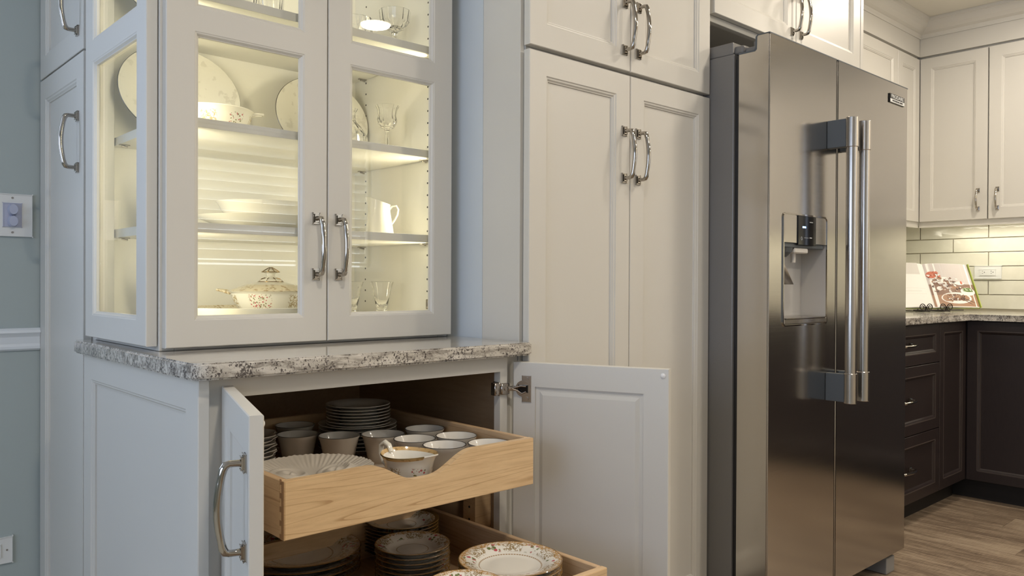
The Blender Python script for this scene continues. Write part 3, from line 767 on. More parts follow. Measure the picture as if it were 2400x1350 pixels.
ME_S = make_mesh('salad_plate', plate_bm(.103, .018), [M_CHINA_S])
ME_C = make_mesh('saucer', plate_bm(.080, .018, 56), [M_CHINA_C])
ME_C2 = make_mesh('saucer', plate_bm(.088, .018, 56), [M_CHINA_C])
stack(ME_D, 'dinner_plate', .838, 1.583, F2, .482, .020, .0125, 'large gold-rimmed dinner plate in the left stack of the lower roll-out', 'plate', 'dinner plates in the lower roll-out')
stack(ME_S, 'salad_plate', 1.070, 1.168, F2, .511, .018, .0100, 'bright floral plate in the right front stack of the lower roll-out', 'plate', 'plates in the right front stack')
stack(ME_C, 'saucer', 1.002, 1.402, F2, .500, .018, .0112, 'gold-rimmed saucer in the middle stack', 'saucer', 'saucers in the middle stack')
stack(ME_C2, 'saucer', 1.086, 1.500, F2, .505, .018, .0085, 'gold-rimmed plate in the back right stack of the lower roll-out', 'saucer', 'plates in the back right stack') if False else None
stack(ME_C2, 'dessert_plate', 1.083, 1.5725 - .012, F2, .502, .018, .0085, 'gold-rimmed plate in the rear right stack of the lower roll-out', 'plate', 'plates in the rear right stack')
stack(ME_C, 'saucer', .765, 1.168, F2, .520, .018, .0088, 'gold lace saucer in the front left stack', 'saucer', 'saucers in the front left stack')
me_fm = make_mesh('saucer', plate_bm(.070, .016, 56), [china('floral_small_saucer_glaze', .070, ring=.42, flowers=5, dens=1.3)])
stack(me_fm, 'saucer', .905, 1.106, F2, .519, .016, .0088, 'small gold lace saucer in the front middle stack', 'saucer', 'saucers in the front middle stack')

# plain china in the upper roll-out: body + thin dark edge
def plain_plate(R, h, seg=64, scal=0.0):
    bm = plate_bm(R, h, seg)
    for f in bm.faces:
        c = f.calc_center_median(); r = math.hypot(c.x, c.y)
        if r > R * .986: f.material_index = 1
    return bm
ME_WP = make_mesh('plate', plain_plate(.095, .016), [M_WHITE, M_WHITE])
ME_WS = make_mesh('side_plate', plain_plate(.0775, .015), [M_WHITE, M_WHITE])
stack(ME_WP, 'plate', 1.055, 1.708, F1, .7115, .016, .009, 'wide white plate in the rear stack of the upper roll-out', 'plate', 'wide white plates')
stack(ME_WS, 'side_plate', 1.052, 1.700, .6985, .7590, .015, .0075, 'small white plate on top of the wide plates behind the cups', 'plate', 'small white plates')
def scal_bm():
    bm = nb(); R = .086
    w = lambda a, r, z: 1 + (.035 * math.sin(9 * a) if r > R * .6 else 0)
    lathe(bm, [(0, .002), (R * .5, .002), (R * .55, 0), (R * .6, .002), (R * .9, .015), (R, .020), (R * .99, .0215), (R * .85, .0155), (R * .58, .006), (0, .005)], 90, wob=w)
    for f in bm.faces:
        c = f.calc_center_median()
        if math.hypot(c.x, c.y) > R * .95 and c.z > .018: f.material_index = 1
    return bm
ME_SC = make_mesh('scalloped_dish', scal_bm(), [M_WHITE, M_WHITE])
stack(ME_SC, 'scalloped_dish', .725, 1.667, F1, .7265, .020, .0082, 'scalloped white dish in the stack behind the open left door', 'dish', 'scalloped dishes')
def cup_bm(R, H, foot=.6):
    bm = nb(); t = .0022
    pr = [(0, .003), (R * foot * .9, .003), (R * foot * .95, 0), (R * foot, 0), (R * foot, .006), (R * .66, .009), (R * .72, .018), (R * .77, H * .42), (R * .84, H * .65), (R * .93, H * .88), (R, H - .0012), (R * .998, H), (R - t, H - .0004), (R * .91 - t, H * .87), (R * .80 - t, H * .6), (R * .74 - t, H * .4), (R * .66, .016), (R * .5, .010), (0, .009)]
    lathe(bm, pr, 56)
    bm.faces.ensure_lookup_table(); nf = 0
    for f in bm.faces:
        c = f.calc_center_median(); k = f.index if f.index >= 0 else 0
        if nf // 56 <= 10 and c.z > .004: f.material_index = 2
        if c.z > H - .0014: f.material_index = 1
        nf += 1
    return bm
ME_CUP = make_mesh('teacup', cup_bm(.0465, .0715), [M_WHITE, M_RIMS, M_TAUPE])
ME_CUPT = make_mesh('footed_cup', cup_bm(.0495, .070, .62), [M_WHITE, M_RIMS, M_TAUPE])
def cup_handle(parent, ang, R=.0465, H=.0715, name='handle'):
    bm = nb(); c, s = math.cos(ang), math.sin(ang); pts = []
    for i in range(11):
        t = i / 10; a = -PI / 2 + PI * t
        rr = R * .80 + .018 * math.cos(a); pts.append((rr * c, rr * s, H * .52 + .019 * math.sin(a)))
    tube(bm, pts, .0022, 8); o = mesh_obj(name, bm, M_WHITE, parent, loc=world_loc(parent), smooth=True); return o
cups = [(1.0425, 1.3445, 'bright white cup right behind the floral creamer', None), (1.1265, 1.297, 'white cup nearest the right front corner of the upper roll-out', None),
        (1.1250, 1.408, 'white cup at the right side, second from the front corner', None), (1.034, 1.440, 'pale cup between the footed cup and the right-hand cups', None),
        (1.1250, 1.527, 'shaded cup furthest back along the right drawer side', None), (.930, 1.583, 'shaded grey-white cup just left of the footed cup', None),
        (.868, 1.658, 'shaded cup in front of another, beside the scalloped stack', None), (.918, 1.768, 'rearmost left cup half hidden behind a cup', 2.9)]
for (x, y, lab, ha) in cups:
    o = put('teacup', ME_CUP, (x, y, F1 + .0003), lab, 'cup', 'white teacups in the upper roll-out', random.random() * 6)
    cup_handle(o, (ha if ha is not None else random.uniform(.6, 1.4)) - o.rotation_euler.z)
put('footed_cup', ME_CUPT, (1.018, 1.540, F1 + .0003), 'tall plain white footed cup left of the floral creamer', 'cup')

# shell-shaped platter with fluted rim and rose swirls
def shell_bm():
    bm = nb(); R = .1135; nr, na = 46, 448; rings = []
    roses = [(-.020, .040, .040), (.050, -.010, .038), (-.060, -.020, .036), (-.008, -.052, .024)]
    def hgt(x, y):
        r = math.hypot(x, y) / R; a = math.atan2(y, x)
        z = .040 + .024 * r ** 2
        fl = max(0, min(1, (r - .55) / .2)); z += .0006 * fl * math.sin(a * 64) + .0004 * fl * math.sin(a * 23 + 2 * r)
        for (rx, ry, rr) in roses:
            dx, dy = x - rx, y - ry; d = math.hypot(dx, dy) / rr
            if d < 1:
                w = (1 - d * d); sp = math.sin(d * 10 - math.atan2(dy, dx))
                z += .0055 * min(1, w * 2.2) + .0024 * sp * min(1, w * 2)
        return z
    for i in range(nr + 1):
        r = R * i / nr
        if i == 0: rings.append([bm.verts.new((0, 0, hgt(0, 0)))]); continue
        ring = []
        for k in range(na):
            a = 2 * PI * k / na; rr = r * (1 + .006 * (i / nr) ** 6 * math.sin(a * 23)); x, y = rr * math.cos(a), rr * math.sin(a)
            ring.append(bm.verts.new((x, y, hgt(x, y))))
        rings.append(ring)
    bot = []
    for (f_, z_) in ((.99, -.003), (.75, -.004), (.45, -.012), (.40, -.013)):
        bot.append([bm.verts.new((v.co.x * f_, v.co.y * f_, max(0.0, (v.co.z if f_ > .9 else (.024 * f_ ** 2 + .040)) + z_ * (1 if f_ > .5 else 3.4)))) for v in rings[-1]])
    for a, b_ in zip(rings + bot[:0], rings[1:]):
        for k in range(na):
            j = (k + 1) % na
            if len(a) == 1: bm.faces.new((a[0], b_[k], b_[j]))
            else: bm.faces.new((a[k], a[j], b_[j], b_[k]))
    seq = [rings[-1]] + bot
    for a, b_ in zip(seq, seq[1:]):
        for k in range(na): bm.faces.new((a[k], a[(k + 1) % na], b_[(k + 1) % na], b_[k]))
    bm.faces.new(seq[-1]); return bm
M_SHELL = simple('oyster_glaze', (0.52, 0.475, 0.41), 0.3, coat=0.3)
ME_SH = make_mesh('shell_platter', shell_bm(), [M_SHELL])
put('shell_platter', ME_SH, (.751, 1.372, F1 + .0003), 'fluted oyster-grey platter with rose swirls at the front left of the roll-out', 'platter', rz=.3)
tag(bx('drawer_riser', None, M_MAPLE, .70, .81, 1.32, 1.43, F1 + .0002, .6572), 'low wooden block beneath the shell platter', 'block') if False else None

# floral creamer with gold lace rim
cr = thing('creamer', 'small floral creamer with gold lace rim and handle in the scooped drawer front', 'creamer', (.929, 1.312, F1 + .0003))
def creamer_wob(a, r, z): return 1.0
bm = nb(); R = .050; H = .071
CS = 1.10; CR_ROT = math.radians(-80)
def spoutR(a, k):
    d = (a + PI) % (2 * PI) - PI
    return 1 + k * math.exp(-(d / .33) ** 2)
prof = [(0, .003), (.024, .003), (.025, 0), (.028, 0), (.029, .005), (.036, .016), (.041, .032), (.0435, .050), (.048, .062)]
prof_in = [(.0465, .0625), (.041, .050), (.038, .032), (.032, .016), (.02, .008), (0, .007)]
seg = 72; rings = []
for (r, z) in prof + [(.0515, .0665), (.0505, .0685)] + prof_in:
    if r == 0: rings.append([bm.verts.new((0, 0, z))]); continue
    k = .30 * max(0, (z - .045) / .025) if z > .045 else 0
    rings.append([bm.verts.new((r * 1.04 * spoutR(2 * PI * i / seg, k) * math.cos(2 * PI * i / seg), r * spoutR(2 * PI * i / seg, k * .4) * math.sin(2 * PI * i / seg) * .98,
                 z + (.004 * math.exp(-(((2 * PI * i / seg + PI) % (2 * PI) - PI) / .3) ** 2) + .0015 * math.cos(4 * PI * i / seg) if z > .06 else 0))) for i in range(seg)])
for n_, (a, b_) in enumerate(zip(rings, rings[1:])):
    for i in range(seg):
        j = (i + 1) % seg
        if len(a) == 1: f = bm.faces.new((a[0], b_[i], b_[j]))
        elif len(b_) == 1: f = bm.faces.new((a[i], a[j], b_[0]))
        else: f = bm.faces.new((a[i], a[j], b_[j], b_[i]))
        zz = f.calc_center_median().z; aa = (math.atan2(f.calc_center_median().y, f.calc_center_median().x))
        if n_ in (8, 9, 10) and abs(aa) > .35: f.material_index = 1
        if n_ == 9: f.material_index = 2 if abs(aa) > .3 else 0
ROT = Matrix.Rotation(math.radians(-28), 4, 'Z')
b_o = mesh_obj('body', bm, M_CREAMER, cr, loc=cr.location, smooth=True, slots=[M_CREAMER, make_lacy('gold_creamer_rim', (0.62, 0.42, 0.19)), M_RIMG]); b_o.rotation_euler.z = CR_ROT; b_o.scale = (CS, CS, CS)
bm = nb(); pts = [(-.046, 0, .064), (-.052, 0, .075), (-.062, 0, .0795), (-.072, 0, .074), (-.0735, 0, .058), (-.066, 0, .042), (-.052, 0, .033), (-.038, 0, .030)]
tube(bm, pts, [.004, .0042, .0045, .0045, .004, .0038, .0036, .0036], 10, flat=1.3)
h_o = mesh_obj('handle', bm, M_CREAMW, cr, loc=cr.location, smooth=True); h_o.rotation_euler.z = CR_ROT; h_o.scale = (CS, CS, CS)

# ================================================================== THINGS IN THE HUTCH
def standing_plate(name, x, y, z, rx, rz_, label, mat, tilt, yaw=0.0, rim=M_RIMS):
    bm = nb(); R = 1.0
    pr = [(0, 0), (.55, 0), (.60, .004), (.68, .010), (.978, .0168), (1.0, .018), (.99, .0195), (.70, .013), (.62, .0055), (0, .0035)]
    rings = []
    for (r, zz) in pr:
        if r == 0: rings.append([bm.verts.new((0, 0, zz))]); continue
        rings.append([bm.verts.new((r * rx * math.cos(2 * PI * i / 80), r * rz_ * math.sin(2 * PI * i / 80), zz)) for i in range(80)])
    for n_, (a, b_) in enumerate(zip(rings, rings[1:])):
        for i in range(80):
            j = (i + 1) % 80
            if len(a) == 1: f = bm.faces.new((a[0], b_[i], b_[j]))
            elif len(b_) == 1: f = bm.faces.new((a[i], a[j], b_[0]))
            else: f = bm.faces.new((a[i], a[j], b_[j], b_[i]))
            if n_ in (4, 5): f.material_index = 1
    bmesh.ops.rotate(bm, verts=bm.verts, cent=(0, 0, 0), matrix=Matrix.Rotation(math.radians(90 - tilt), 3, 'X'))
    bmesh.ops.rotate(bm, verts=bm.verts, cent=(0, 0, 0), matrix=Matrix.Rotation(yaw, 3, 'Z'))
    zmin = min(v.co.z for v in bm.verts); ymax = max(v.co.y for v in bm.verts)
    bmesh.ops.translate(bm, verts=bm.verts, vec=(0, 0, -zmin))
    me = make_mesh(name, bm, [mat, rim]); return put(name, me, (x, y, z), label, 'plate')
S1, S2, S3 = 1.1802, 1.4007, 1.6707
standing_plate('oval_platter', .742, 2.036, S2, .150, .122, 'large pale patterned oval platter standing at the left of the middle shelf', M_PLATTER, 12)
standing_plate('display_plate', 1.133, 2.036, S2, .144, .118, 'oval pale patterned plate with dark edge standing behind the central hutch stile', M_PLATTER, 12)
standing_plate('display_plate', .742, 2.036, S3, .150, .122, 'pale plate standing at the left of the upper shelf, mostly above the frame', M_PLATTER, 12)
# floral bowl with tab handle
bw = thing('serving_bowl', 'cream bowl with gold scrolls and a tab handle on the middle shelf', 'bowl', (.752, 1.845, S2))
bm = nb(); lathe(bm, [(0, .002), (.055, .002), (.057, 0), (.060, .001), (.074, .014), (.082, .030), (.084, .044), (.089, .050), (.088, .052), (.081, .044), (.078, .030), (.060, .010), (0, .006)], 56)
M_BOWL = china('bowl_glaze', .09, body=(.80, .775, .68), band=False, rim_gold=False, side=(.010, .042, 4, -1.0))
mesh_obj('body', bm, M_BOWL, bw, loc=bw.location, smooth=True)
bm = nb(); tube(bm, [(.080, -.014, .045), (.094, -.012, .049), (.108, -.006, .050), (.108, .006, .050), (.094, .012, .049), (.080, .014, .045)], .003, 8)
hh = mesh_obj('handle', bm, M_CREAMW, bw, loc=bw.location, smooth=True); hh.rotation_euler.z = -.35
# bowls on shelf 1
def bowl(name, x, y, z, prof, sx, sy, label, mat, cat='bowl', rz=0.0):
    bm = nb(); lathe(bm, prof, 72, sx=sx, sy=sy); me = make_mesh(name, bm, [mat]); return put(name, me, (x, y, z), label, cat, None, rz)
bowl('oval_platter', .905, 1.885, S1, [(0, .002), (.095, .002), (.10, 0), (.105, .002), (.130, .014), (.176, .031), (.178, .0325), (.173, .0325), (.128, .017), (.10, .006), (0, .005)], 1.0, .88, 'wide white shallow platter under a bowl on the lower glass-door shelf', M_CREAMW, 'platter')
bowl('oval_bowl', .905, 1.885, S1 + .006, [(0, .002), (.075, .002), (.08, 0), (.085, .002), (.100, .028), (.118, .058), (.122, .0635), (.119, .0638), (.112, .056), (.093, .028), (.07, .008), (0, .006)], 1.03, .9, 'white bowl resting in the platter on the lower shelf', M_CREAMW)
# tureen on the hutch floor
_pb = nb(); lathe(_pb, [(0, .001), (.143, .001), (.148, 0), (.153, .003), (.165, .0240), (.163, .0252), (.142, .0135), (.128, .0075), (0, .0070)], 80)
for _i, _q in enumerate(list(_pb.faces)): _q.material_index = 1 if 5 * 80 <= _i < 6 * 80 else 0
bmesh.ops.scale(_pb, vec=(1.18, 1.0, 1.0), verts=_pb.verts)
put('serving_platter', make_mesh('serving_platter', _pb, [M_CREAMW, M_LACE]), (.888, 1.873, ZF + .0003), 'wide cream platter with gold lace rim on the hutch floor, under the tureen', 'platter')
tu = thing('soup_tureen', 'lidded floral tureen with gold lace lid and crown knob', 'tureen', (.905, 1.870, ZF + .0076))
bm = nb(); lathe(bm, [(0, .002), (.060, .002), (.062, 0), (.066, .002), (.082, .020), (.093, .042), (.094, .050), (.100, .054), (.099, .056), (.090, .052), (.085, .04), (.06, .008), (0, .006)], 72)
mesh_obj('body', bm, M_TUREEN, tu, loc=tu.location, smooth=True)
bm = nb()
for sg in (-1, 1):
    for dy in (-1, 1): tube(bm, [(sg * .094, dy * .018, .050), (sg * .112, dy * .017, .055), (sg * .130, dy * .009, .058), (sg * .132, 0, .058)], [.004, .0035, .003, .003], 8)
hh = mesh_obj('handle', bm, M_LACE, tu, loc=tu.location, smooth=True); hh.rotation_euler.z = math.radians(-42)
bm = nb(); lathe(bm, [(0.0, .084), (.012, .083), (.030, .078), (.060, .071), (.085, .062), (.100, .057), (.103, .0555), (.098, .0548), (.06, .066), (0, .078)], 72)
for f in bm.faces: f.material_index = 1 if math.hypot(*f.calc_center_median().xy) > .055 else 0
lid = mesh_obj('lid', bm, M_CREAMW, tu, loc=tu.location, smooth=True, slots=[M_CREAMW, M_LACE])
bm = nb(); lathe(bm, [(.030, .078), (.027, .083), (.014, .087), (.009, .093), (.011, .099), (.020, .101), (.021, .103), (.012, .108), (.003, .113), (0, .114)], 40)
mesh_obj('knob', bm, M_CREAMW, lid, smooth=True, loc=tu.location)
bm = nb()
for k in range(8):
    a = 2 * PI * k / 8; c, s = math.cos(a), math.sin(a)
    tube(bm, [(.029 * c, .029 * s, .0795), (.022 * c, .022 * s, .086), (.0142 * c, .0142 * s, .0878)], .0011, 6); tube(bm, [(.0212 * c, .0212 * s, .103), (.0125 * c, .0125 * s, .1088), (.003 * c, .003 * s, .1138)], .0010, 6)
for rr, zz in ((.0215, .1025), (.030, .0785)):
    tube(bm, [(rr * math.cos(2 * PI * i / 32), rr * math.sin(2 * PI * i / 32), zz) for i in range(33)], .0011, 6, cap=False)
mesh_obj('knob_trim', bm, M_RIMG, lid, smooth=True, loc=tu.location)
# cream jug
jug = thing('milk_jug', 'tall white jug with looped handle on the lower shelf, right door', 'jug', (1.176, 1.800, S1))
bm = nb(); seg = 56; rings = []
jp = [(0, .002), (.034, .002), (.036, 0), (.038, .002), (.0365, .012), (.033, .035), (.029, .060), (.0275, .078), (.029, .090)]
ji = [(.027, .090), (.0255, .078), (.027, .06), (.031, .035), (.034, .012), (0, .008)]
for (r, z) in jp + ji:
    if r == 0: rings.append([bm.verts.new((0, 0, z))]); continue
    ring = []
    for i in range(seg):
        a = 2 * PI * i / seg; d = ((a - PI) + PI) % (2 * PI) - PI; k = max(0, (z - .055) / .035)
        rr = r * (1 + .28 * k * math.exp(-(d / .5) ** 2))
        ring.append(bm.verts.new((rr * math.cos(a), rr * math.sin(a), z + k * (.020 * (1 + math.cos(d)) / 2 - .010))))
    rings.append(ring)
for a, b_ in zip(rings, rings[1:]):
    for i in range(seg):
        j = (i + 1) % seg
        if len(a) == 1: bm.faces.new((a[0], b_[i], b_[j]))
        elif len(b_) == 1: bm.faces.new((a[i], a[j], b_[0]))
        else: bm.faces.new((a[i], a[j], b_[j], b_[i]))
jb = mesh_obj('body', bm, M_CREAMW, jug, loc=jug.location, smooth=True); jb.rotation_euler.z = math.radians(-42)
bm = nb(); tube(bm, [(.026, 0, .068), (.034, 0, .076), (.044, 0, .077), (.049, 0, .068), (.047, 0, .054), (.040, 0, .040), (.033, 0, .030)], [.003, .0028, .0028, .003, .0028, .0026, .0026], 8)
jh = mesh_obj('handle', bm, M_CREAMW, jug, loc=jug.location, smooth=True); jh.rotation_euler.z = math.radians(-42)
# crystal
def crystal(name, x, y, z, prof, label, seg=32, cat='glass', facet=0.0, smooth=True, sx=1.0):
    bm = nb(); w = (lambda a, r, zz: 1 + facet * (1 if (int(round(a / (2 * PI) * seg)) + int(zz * 160)) % 2 else -1)) if facet else None
    lathe(bm, prof, seg, wob=w); me = make_mesh(name, bm, [M_CRYSTAL], smooth); return put(name, me, (x, y, z + .0002), label, cat)
GOB = [(0, .000), (.030, .000), (.031, .002), (.012, .006), (.0048, .012), (.0042, .045), (.0055, .055), (.009, .060), (.020, .066), (.025, .075), (.0262, .086), (.0235, .096), (.026, .112), (.031, .122), (.0298, .1225), (.0245, .112), (.0215, .097), (.022, .087), (.017, .076), (.006, .068), (0, .067)]
crystal('crystal_goblet', 1.196, 1.795, S2, GOB, 'cut crystal goblet with flared rim on the middle shelf, right door', 24, facet=.018, smooth=False)
DEC = [(0, 0), (.040, 0), (.044, .004), (.046, .02), (.043, .045), (.030, .066), (.016, .080), (.012, .095), (.014, .108), (.019, .116), (.017, .1165), (.010, .105), (.009, .085), (.022, .065), (.036, .045), (.038, .02), (0, .008)]
crystal('crystal_decanter', 1.130, 1.870, S2, DEC, 'cut crystal decanter in front of the display plate with dark edge', 22, 'decanter', .02, False)
VAS = [(0, 0), (.024, 0), (.026, .003), (.015, .010), (.013, .016), (.017, .030), (.021, .050), (.025, .070), (.031, .087), (.0295, .0875), (.023, .070), (.019, .050), (.014, .030), (.006, .022), (0, .021)]
crystal('glass_vase', 1.184, 1.800, ZF, VAS, 'clear flared glass vase on the hutch floor, right door', 28)
crystal('glass_vase', 1.092, 1.800, ZF, VAS, 'clear glass vase half hidden beside the central hutch stile, bottom level', 28)
crystal('glass_vase', .650, 1.960, ZF, VAS, 'clear glass vase in the hutch floor corner seen by the left side door', 28)
crystal('glass_vase', .650, 1.955, S1, VAS, 'clear glass vase on the lower shelf seen by the left side door', 28)
TUM = [(0, 0), (.022, 0), (.024, .003), (.0245, .012), (.027, .12), (.030, .15), (.0285, .15), (.025, .12), (.0215, .014), (0, .012)]
crystal('crystal_tumbler', 1.065, 1.845, S3, TUM, 'tall narrow crystal glass at the left of the upper right pane', 16, facet=.02, smooth=False)
crystal('crystal_bowl', 1.165, 1.905, S3, [(0, 0), (.030, 0), (.034, .004), (.043, .03), (.046, .06), (.048, .10), (.0455, .10), (.043, .06), (.038, .03), (.028, .010), (0, .008)], 'diamond cut crystal vase in the upper right pane', 26, 'vase', .03, False)
crystal('crystal_goblet', 1.222, 1.800, S3, [(0, 0), (.032, 0), (.033, .002), (.012, .006), (.0055, .012), (.005, .030), (.009, .036), (.006, .044), (.012, .056), (.028, .066), (.038, .082), (.041, .11), (.039, .11), (.034, .083), (.02, .068), (0, .062)], 'footed crystal compote at the right of the upper right pane', 24, 'glass', .02, False)
crystal('crystal_tumbler', .885, 1.830, S3, [(0, 0), (.024, 0), (.026, .003), (.030, .075), (.0285, .075), (.024, .008), (0, .006)], 'small cut glass at the top edge of the left front pane', 20, facet=.03, smooth=False)
crystal('crystal_tumbler', .820, 1.830, S3, [(0, 0), (.024, 0), (.026, .003), (.030, .075), (.0285, .075), (.024, .008), (0, .006)], 'second small cut glass at the top edge of the left front pane', 20, facet=.03, smooth=False)

# ================================================================== FRIDGE
fr = thing('refrigerator', 'stainless side-by-side refrigerator with bar handles and ice dispenser', 'refrigerator', (2.59, 1.65, 0))
bm = nb(); box(bm, 2.1, 3.078, 1.316, 2.05, .06, 1.740, .004, 2); mesh_obj('body', bm, M_GREY, fr)
bx('gasket', fr, M_GASKET, 2.108, 3.07, 1.3005, 1.3155, .10, 1.722)
def fdoor(x0, x1, label):
    bm = nb(); yb, yf = 1.300, 1.200; zt, zn = 1.7795, 1.7355
    pr = [(yf, .083), (yf, zt), (1.2385, zt), (1.2435, zt - .004), (1.2445, zn + .006), (1.248, zn + .001), (1.2530, zn), (yb, zn), (yb, .083)]
    a = [bm.verts.new((x0, y, z)) for y, z in pr]; b_ = [bm.verts.new((x1, y, z)) for y, z in pr]
    bm.faces.new(a); bm.faces.new(b_)
    for i in range(len(pr)): bm.faces.new((a[i], a[(i + 1) % len(pr)], b_[(i + 1) % len(pr)], b_[i]))
    return bm
# freezer door has the dispenser cut: built from blocks round the opening
DX0, DX1, DZ0, DZ1 = 2.178, 2.4535, .9305, 1.2675
bm = fdoor(2.1, 2.5155, ''); bmesh.ops.bevel(bm, geom=[e for e in bm.edges if abs(e.verts[0].co.y - e.verts[1].co.y) < 1e-6 and abs(e.verts[0].co.y - 1.2) < 1e-6 and abs(e.verts[0].co.x - e.verts[1].co.x) < 1e-6], offset=.004, segments=3, affect='EDGES')
cut = nb(); box(cut, DX0 + .003, DX1 - .003, 1.15, 1.285, DZ0 + .022, DZ1 - .085)
me_c = bpy.data.meshes.new('cut'); cut.to_mesh(me_c); cut.free(); oc = bpy.data.objects.new('cut', me_c); COL.objects.link(oc)
fd = mesh_obj('freezer_door', bm, M_STEEL, fr)
md = fd.modifiers.new('b', 'BOOLEAN'); md.operation = 'DIFFERENCE'; md.object = oc; md.solver = 'EXACT'
bpy.context.view_layer.update(); dg = bpy.context.evaluated_depsgraph_get(); me_n = bpy.data.meshes.new_from_object(fd.evaluated_get(dg)); fd.modifiers.clear(); fd.data = me_n
if not me_n.materials: me_n.materials.append(M_STEEL)
bpy.data.objects.remove(oc)
bm = fdoor(2.5225, 3.078, ''); bmesh.ops.bevel(bm, geom=[e for e in bm.edges if abs(e.verts[0].co.y - 1.2) < 1e-6 and abs(e.verts[1].co.y - 1.2) < 1e-6 and abs(e.verts[0].co.x - e.verts[1].co.x) < 1e-6], offset=.004, segments=3, affect='EDGES')
fd2 = mesh_obj('fridge_door', bm, M_STEEL, fr)
# top edge cap of the doors (thin dark strip that follows the notch)
for (xa, xb, dd) in ((2.0992, 2.516, fd), (2.5225, 3.0788, fd2)):
    bm = nb(); pr = [(1.1995, 1.7797), (1.2395, 1.7797), (1.2455, 1.7742), (1.2465, 1.7425), (1.2500, 1.7374), (1.3005, 1.7374)]
    qr = [(1.1995, 1.7765), (1.2375, 1.7765), (1.2405, 1.7730), (1.2415, 1.7380), (1.2470, 1.7325), (1.3005, 1.7325)]
    A = [bm.verts.new((xa, y, z)) for y, z in pr]; B = [bm.verts.new((xb, y, z)) for y, z in pr]; C_ = [bm.verts.new((xa, y, z)) for y, z in qr]; D_ = [bm.verts.new((xb, y, z)) for y, z in qr]
    for i in range(5):
        bm.faces.new((A[i], A[i + 1], B[i + 1], B[i])); bm.faces.new((C_[i], C_[i + 1], D_[i + 1], D_[i])); bm.faces.new((A[i], A[i + 1], C_[i + 1], C_[i])); bm.faces.new((B[i], B[i + 1], D_[i + 1], D_[i]))
    bm.faces.new((A[0], B[0], D_[0], C_[0])); bm.faces.new((A[5], B[5], D_[5], C_[5]))
    mesh_obj('door_cap', bm, M_BLOCK, dd)
# hinge covers on the top
for xx in (2.104, 2.99):
    bm = nb(); box(bm, xx, xx + .08, 1.322, 1.60, 1.7402, 1.7770, .004, 2); box(bm, xx + .01, xx + .075, 1.292, 1.330, 1.7402, 1.766, .008, 3); box(bm, xx + .02, xx + .06, 1.252, 1.30, 1.7402, 1.757, .004, 2)
    cyl(bm, (xx + .04, 1.262, 1.7402), (xx + .04, 1.262, 1.7725), .0135, 20); mesh_obj('hinge_cover', bm, M_GREY, fr)
# bar handles
for (xc, dd) in ((2.4610, fd), (2.5490, fd2)):
    bm = nb(); zt, zb = 1.5745, .686; yc = 1.1245; r = .0172
    tube(bm, [(xc, yc, zb + .09), (xc, yc, 1.1), (xc, yc, zt - .09)], r, 32); hd = mesh_obj('handle', bm, M_STEELH, dd, smooth=True)
    for (a, b_) in ((zt - .0935, zt), (zb, zb + .0935)):
        bm = nb(); tube(bm, [(xc, yc, a), (xc, yc, a + .0015), (xc, yc, (a + b_) / 2), (xc, yc, b_ - .0015), (xc, yc, b_)], [r + .0008, r + .0022, r + .0022, r + .0022, r + .0008], 32); mesh_obj('handle_cap', bm, M_STEELH, dd, smooth=True)
        bm = nb(); box(bm, xc - .012, xc + .012, yc + .010, 1.1998, a + .003, b_ - .003, .002, 2); mesh_obj('handle_bracket', bm, M_BLOCK, dd)
# dispenser
bm = nb()
def ring_frame(bm, x0, x1, z0, z1, w, r, y0, y1):
    def loop(ins, y):
        rr = max(r - ins, .002); pts = []
        for (cx, cz, a0) in ((x1 - ins - rr, z1 - ins - rr, 0), (x0 + ins + rr, z1 - ins - rr, PI / 2), (x0 + ins + rr, z0 + ins + rr, PI), (x1 - ins - rr, z0 + ins + rr, 1.5 * PI)):
            for k in range(7): a = a0 + PI / 2 * k / 6; pts.append(bm.verts.new((cx + rr * math.cos(a), y, cz + rr * math.sin(a))))
        return pts
    L = [loop(0, y1), loop(0, y0), loop(w, y0), loop(w, y1)]
    for a, b_ in zip(L, L[1:] + L[:1]):
        for i in range(28): bm.faces.new((a[i], a[(i + 1) % 28], b_[(i + 1) % 28], b_[i]))
ring_frame(bm, DX0, DX1, DZ0, DZ1, .0045, .014, 1.1965, 1.2005); mesh_obj('dispenser_bezel', bm, M_NICKEL, fd)
bm = nb(); X = (DX0 + .0045, DX1 - .0045)
box(bm, X[0] + .001, 2.262, 1.1985, 1.2002, 1.180, DZ1 - .0055); mesh_obj('dispenser_fascia', bm, M_STEELH, fd)
bm = nb(); box(bm, 2.3745, X[1] - .001, 1.1985, 1.2002, 1.180, DZ1 - .0055); mesh_obj('dispenser_fascia', bm, M_STEELH, fd)
bm = nb(); box(bm, 2.2625, 2.374, 1.1955, 1.2003, 1.174, DZ1 - .004, .001); cp = mesh_obj('control_panel', bm, M_BLACK, fd)
bm = nb(); w0 = DX0 + .003; w1_ = DX1 - .003
for c in ((w0, w1_, 1.2835, 1.2848, DZ0 + .022, DZ1 - .085), (w0, w0 + .0012, 1.2005, 1.2835, DZ0 + .022, DZ1 - .085), (w1_ - .0012, w1_, 1.2005, 1.2835, DZ0 + .022, DZ1 - .085), (w0, w1_, 1.2005, 1.2848, DZ0 + .0205, DZ0 + .0222)): box(bm, *c)
mesh_obj('dispenser_well', bm, M_RECESS, fd)
bm = nb(); box(bm, DX0 + .006, DX1 - .006, 1.1955, 1.2004, DZ0 + .006, DZ0 + .0215, .002); box(bm, DX0 + .010, DX1 - .010, 1.192, 1.275, DZ0 + .0224, DZ0 + .025); mesh_obj('drip_tray', bm, M_STEELH, fd)
bm = nb(); box(bm, 2.19, 2.44, 1.205, 1.280, 1.1655, 1.1815, .002); tube(bm, [(2.235, 1.243, 1.166), (2.235, 1.243, 1.152), (2.235, 1.243, 1.138)], [.040, .036, .022], 28); mesh_obj('chute', bm, M_BLOCK, fd)
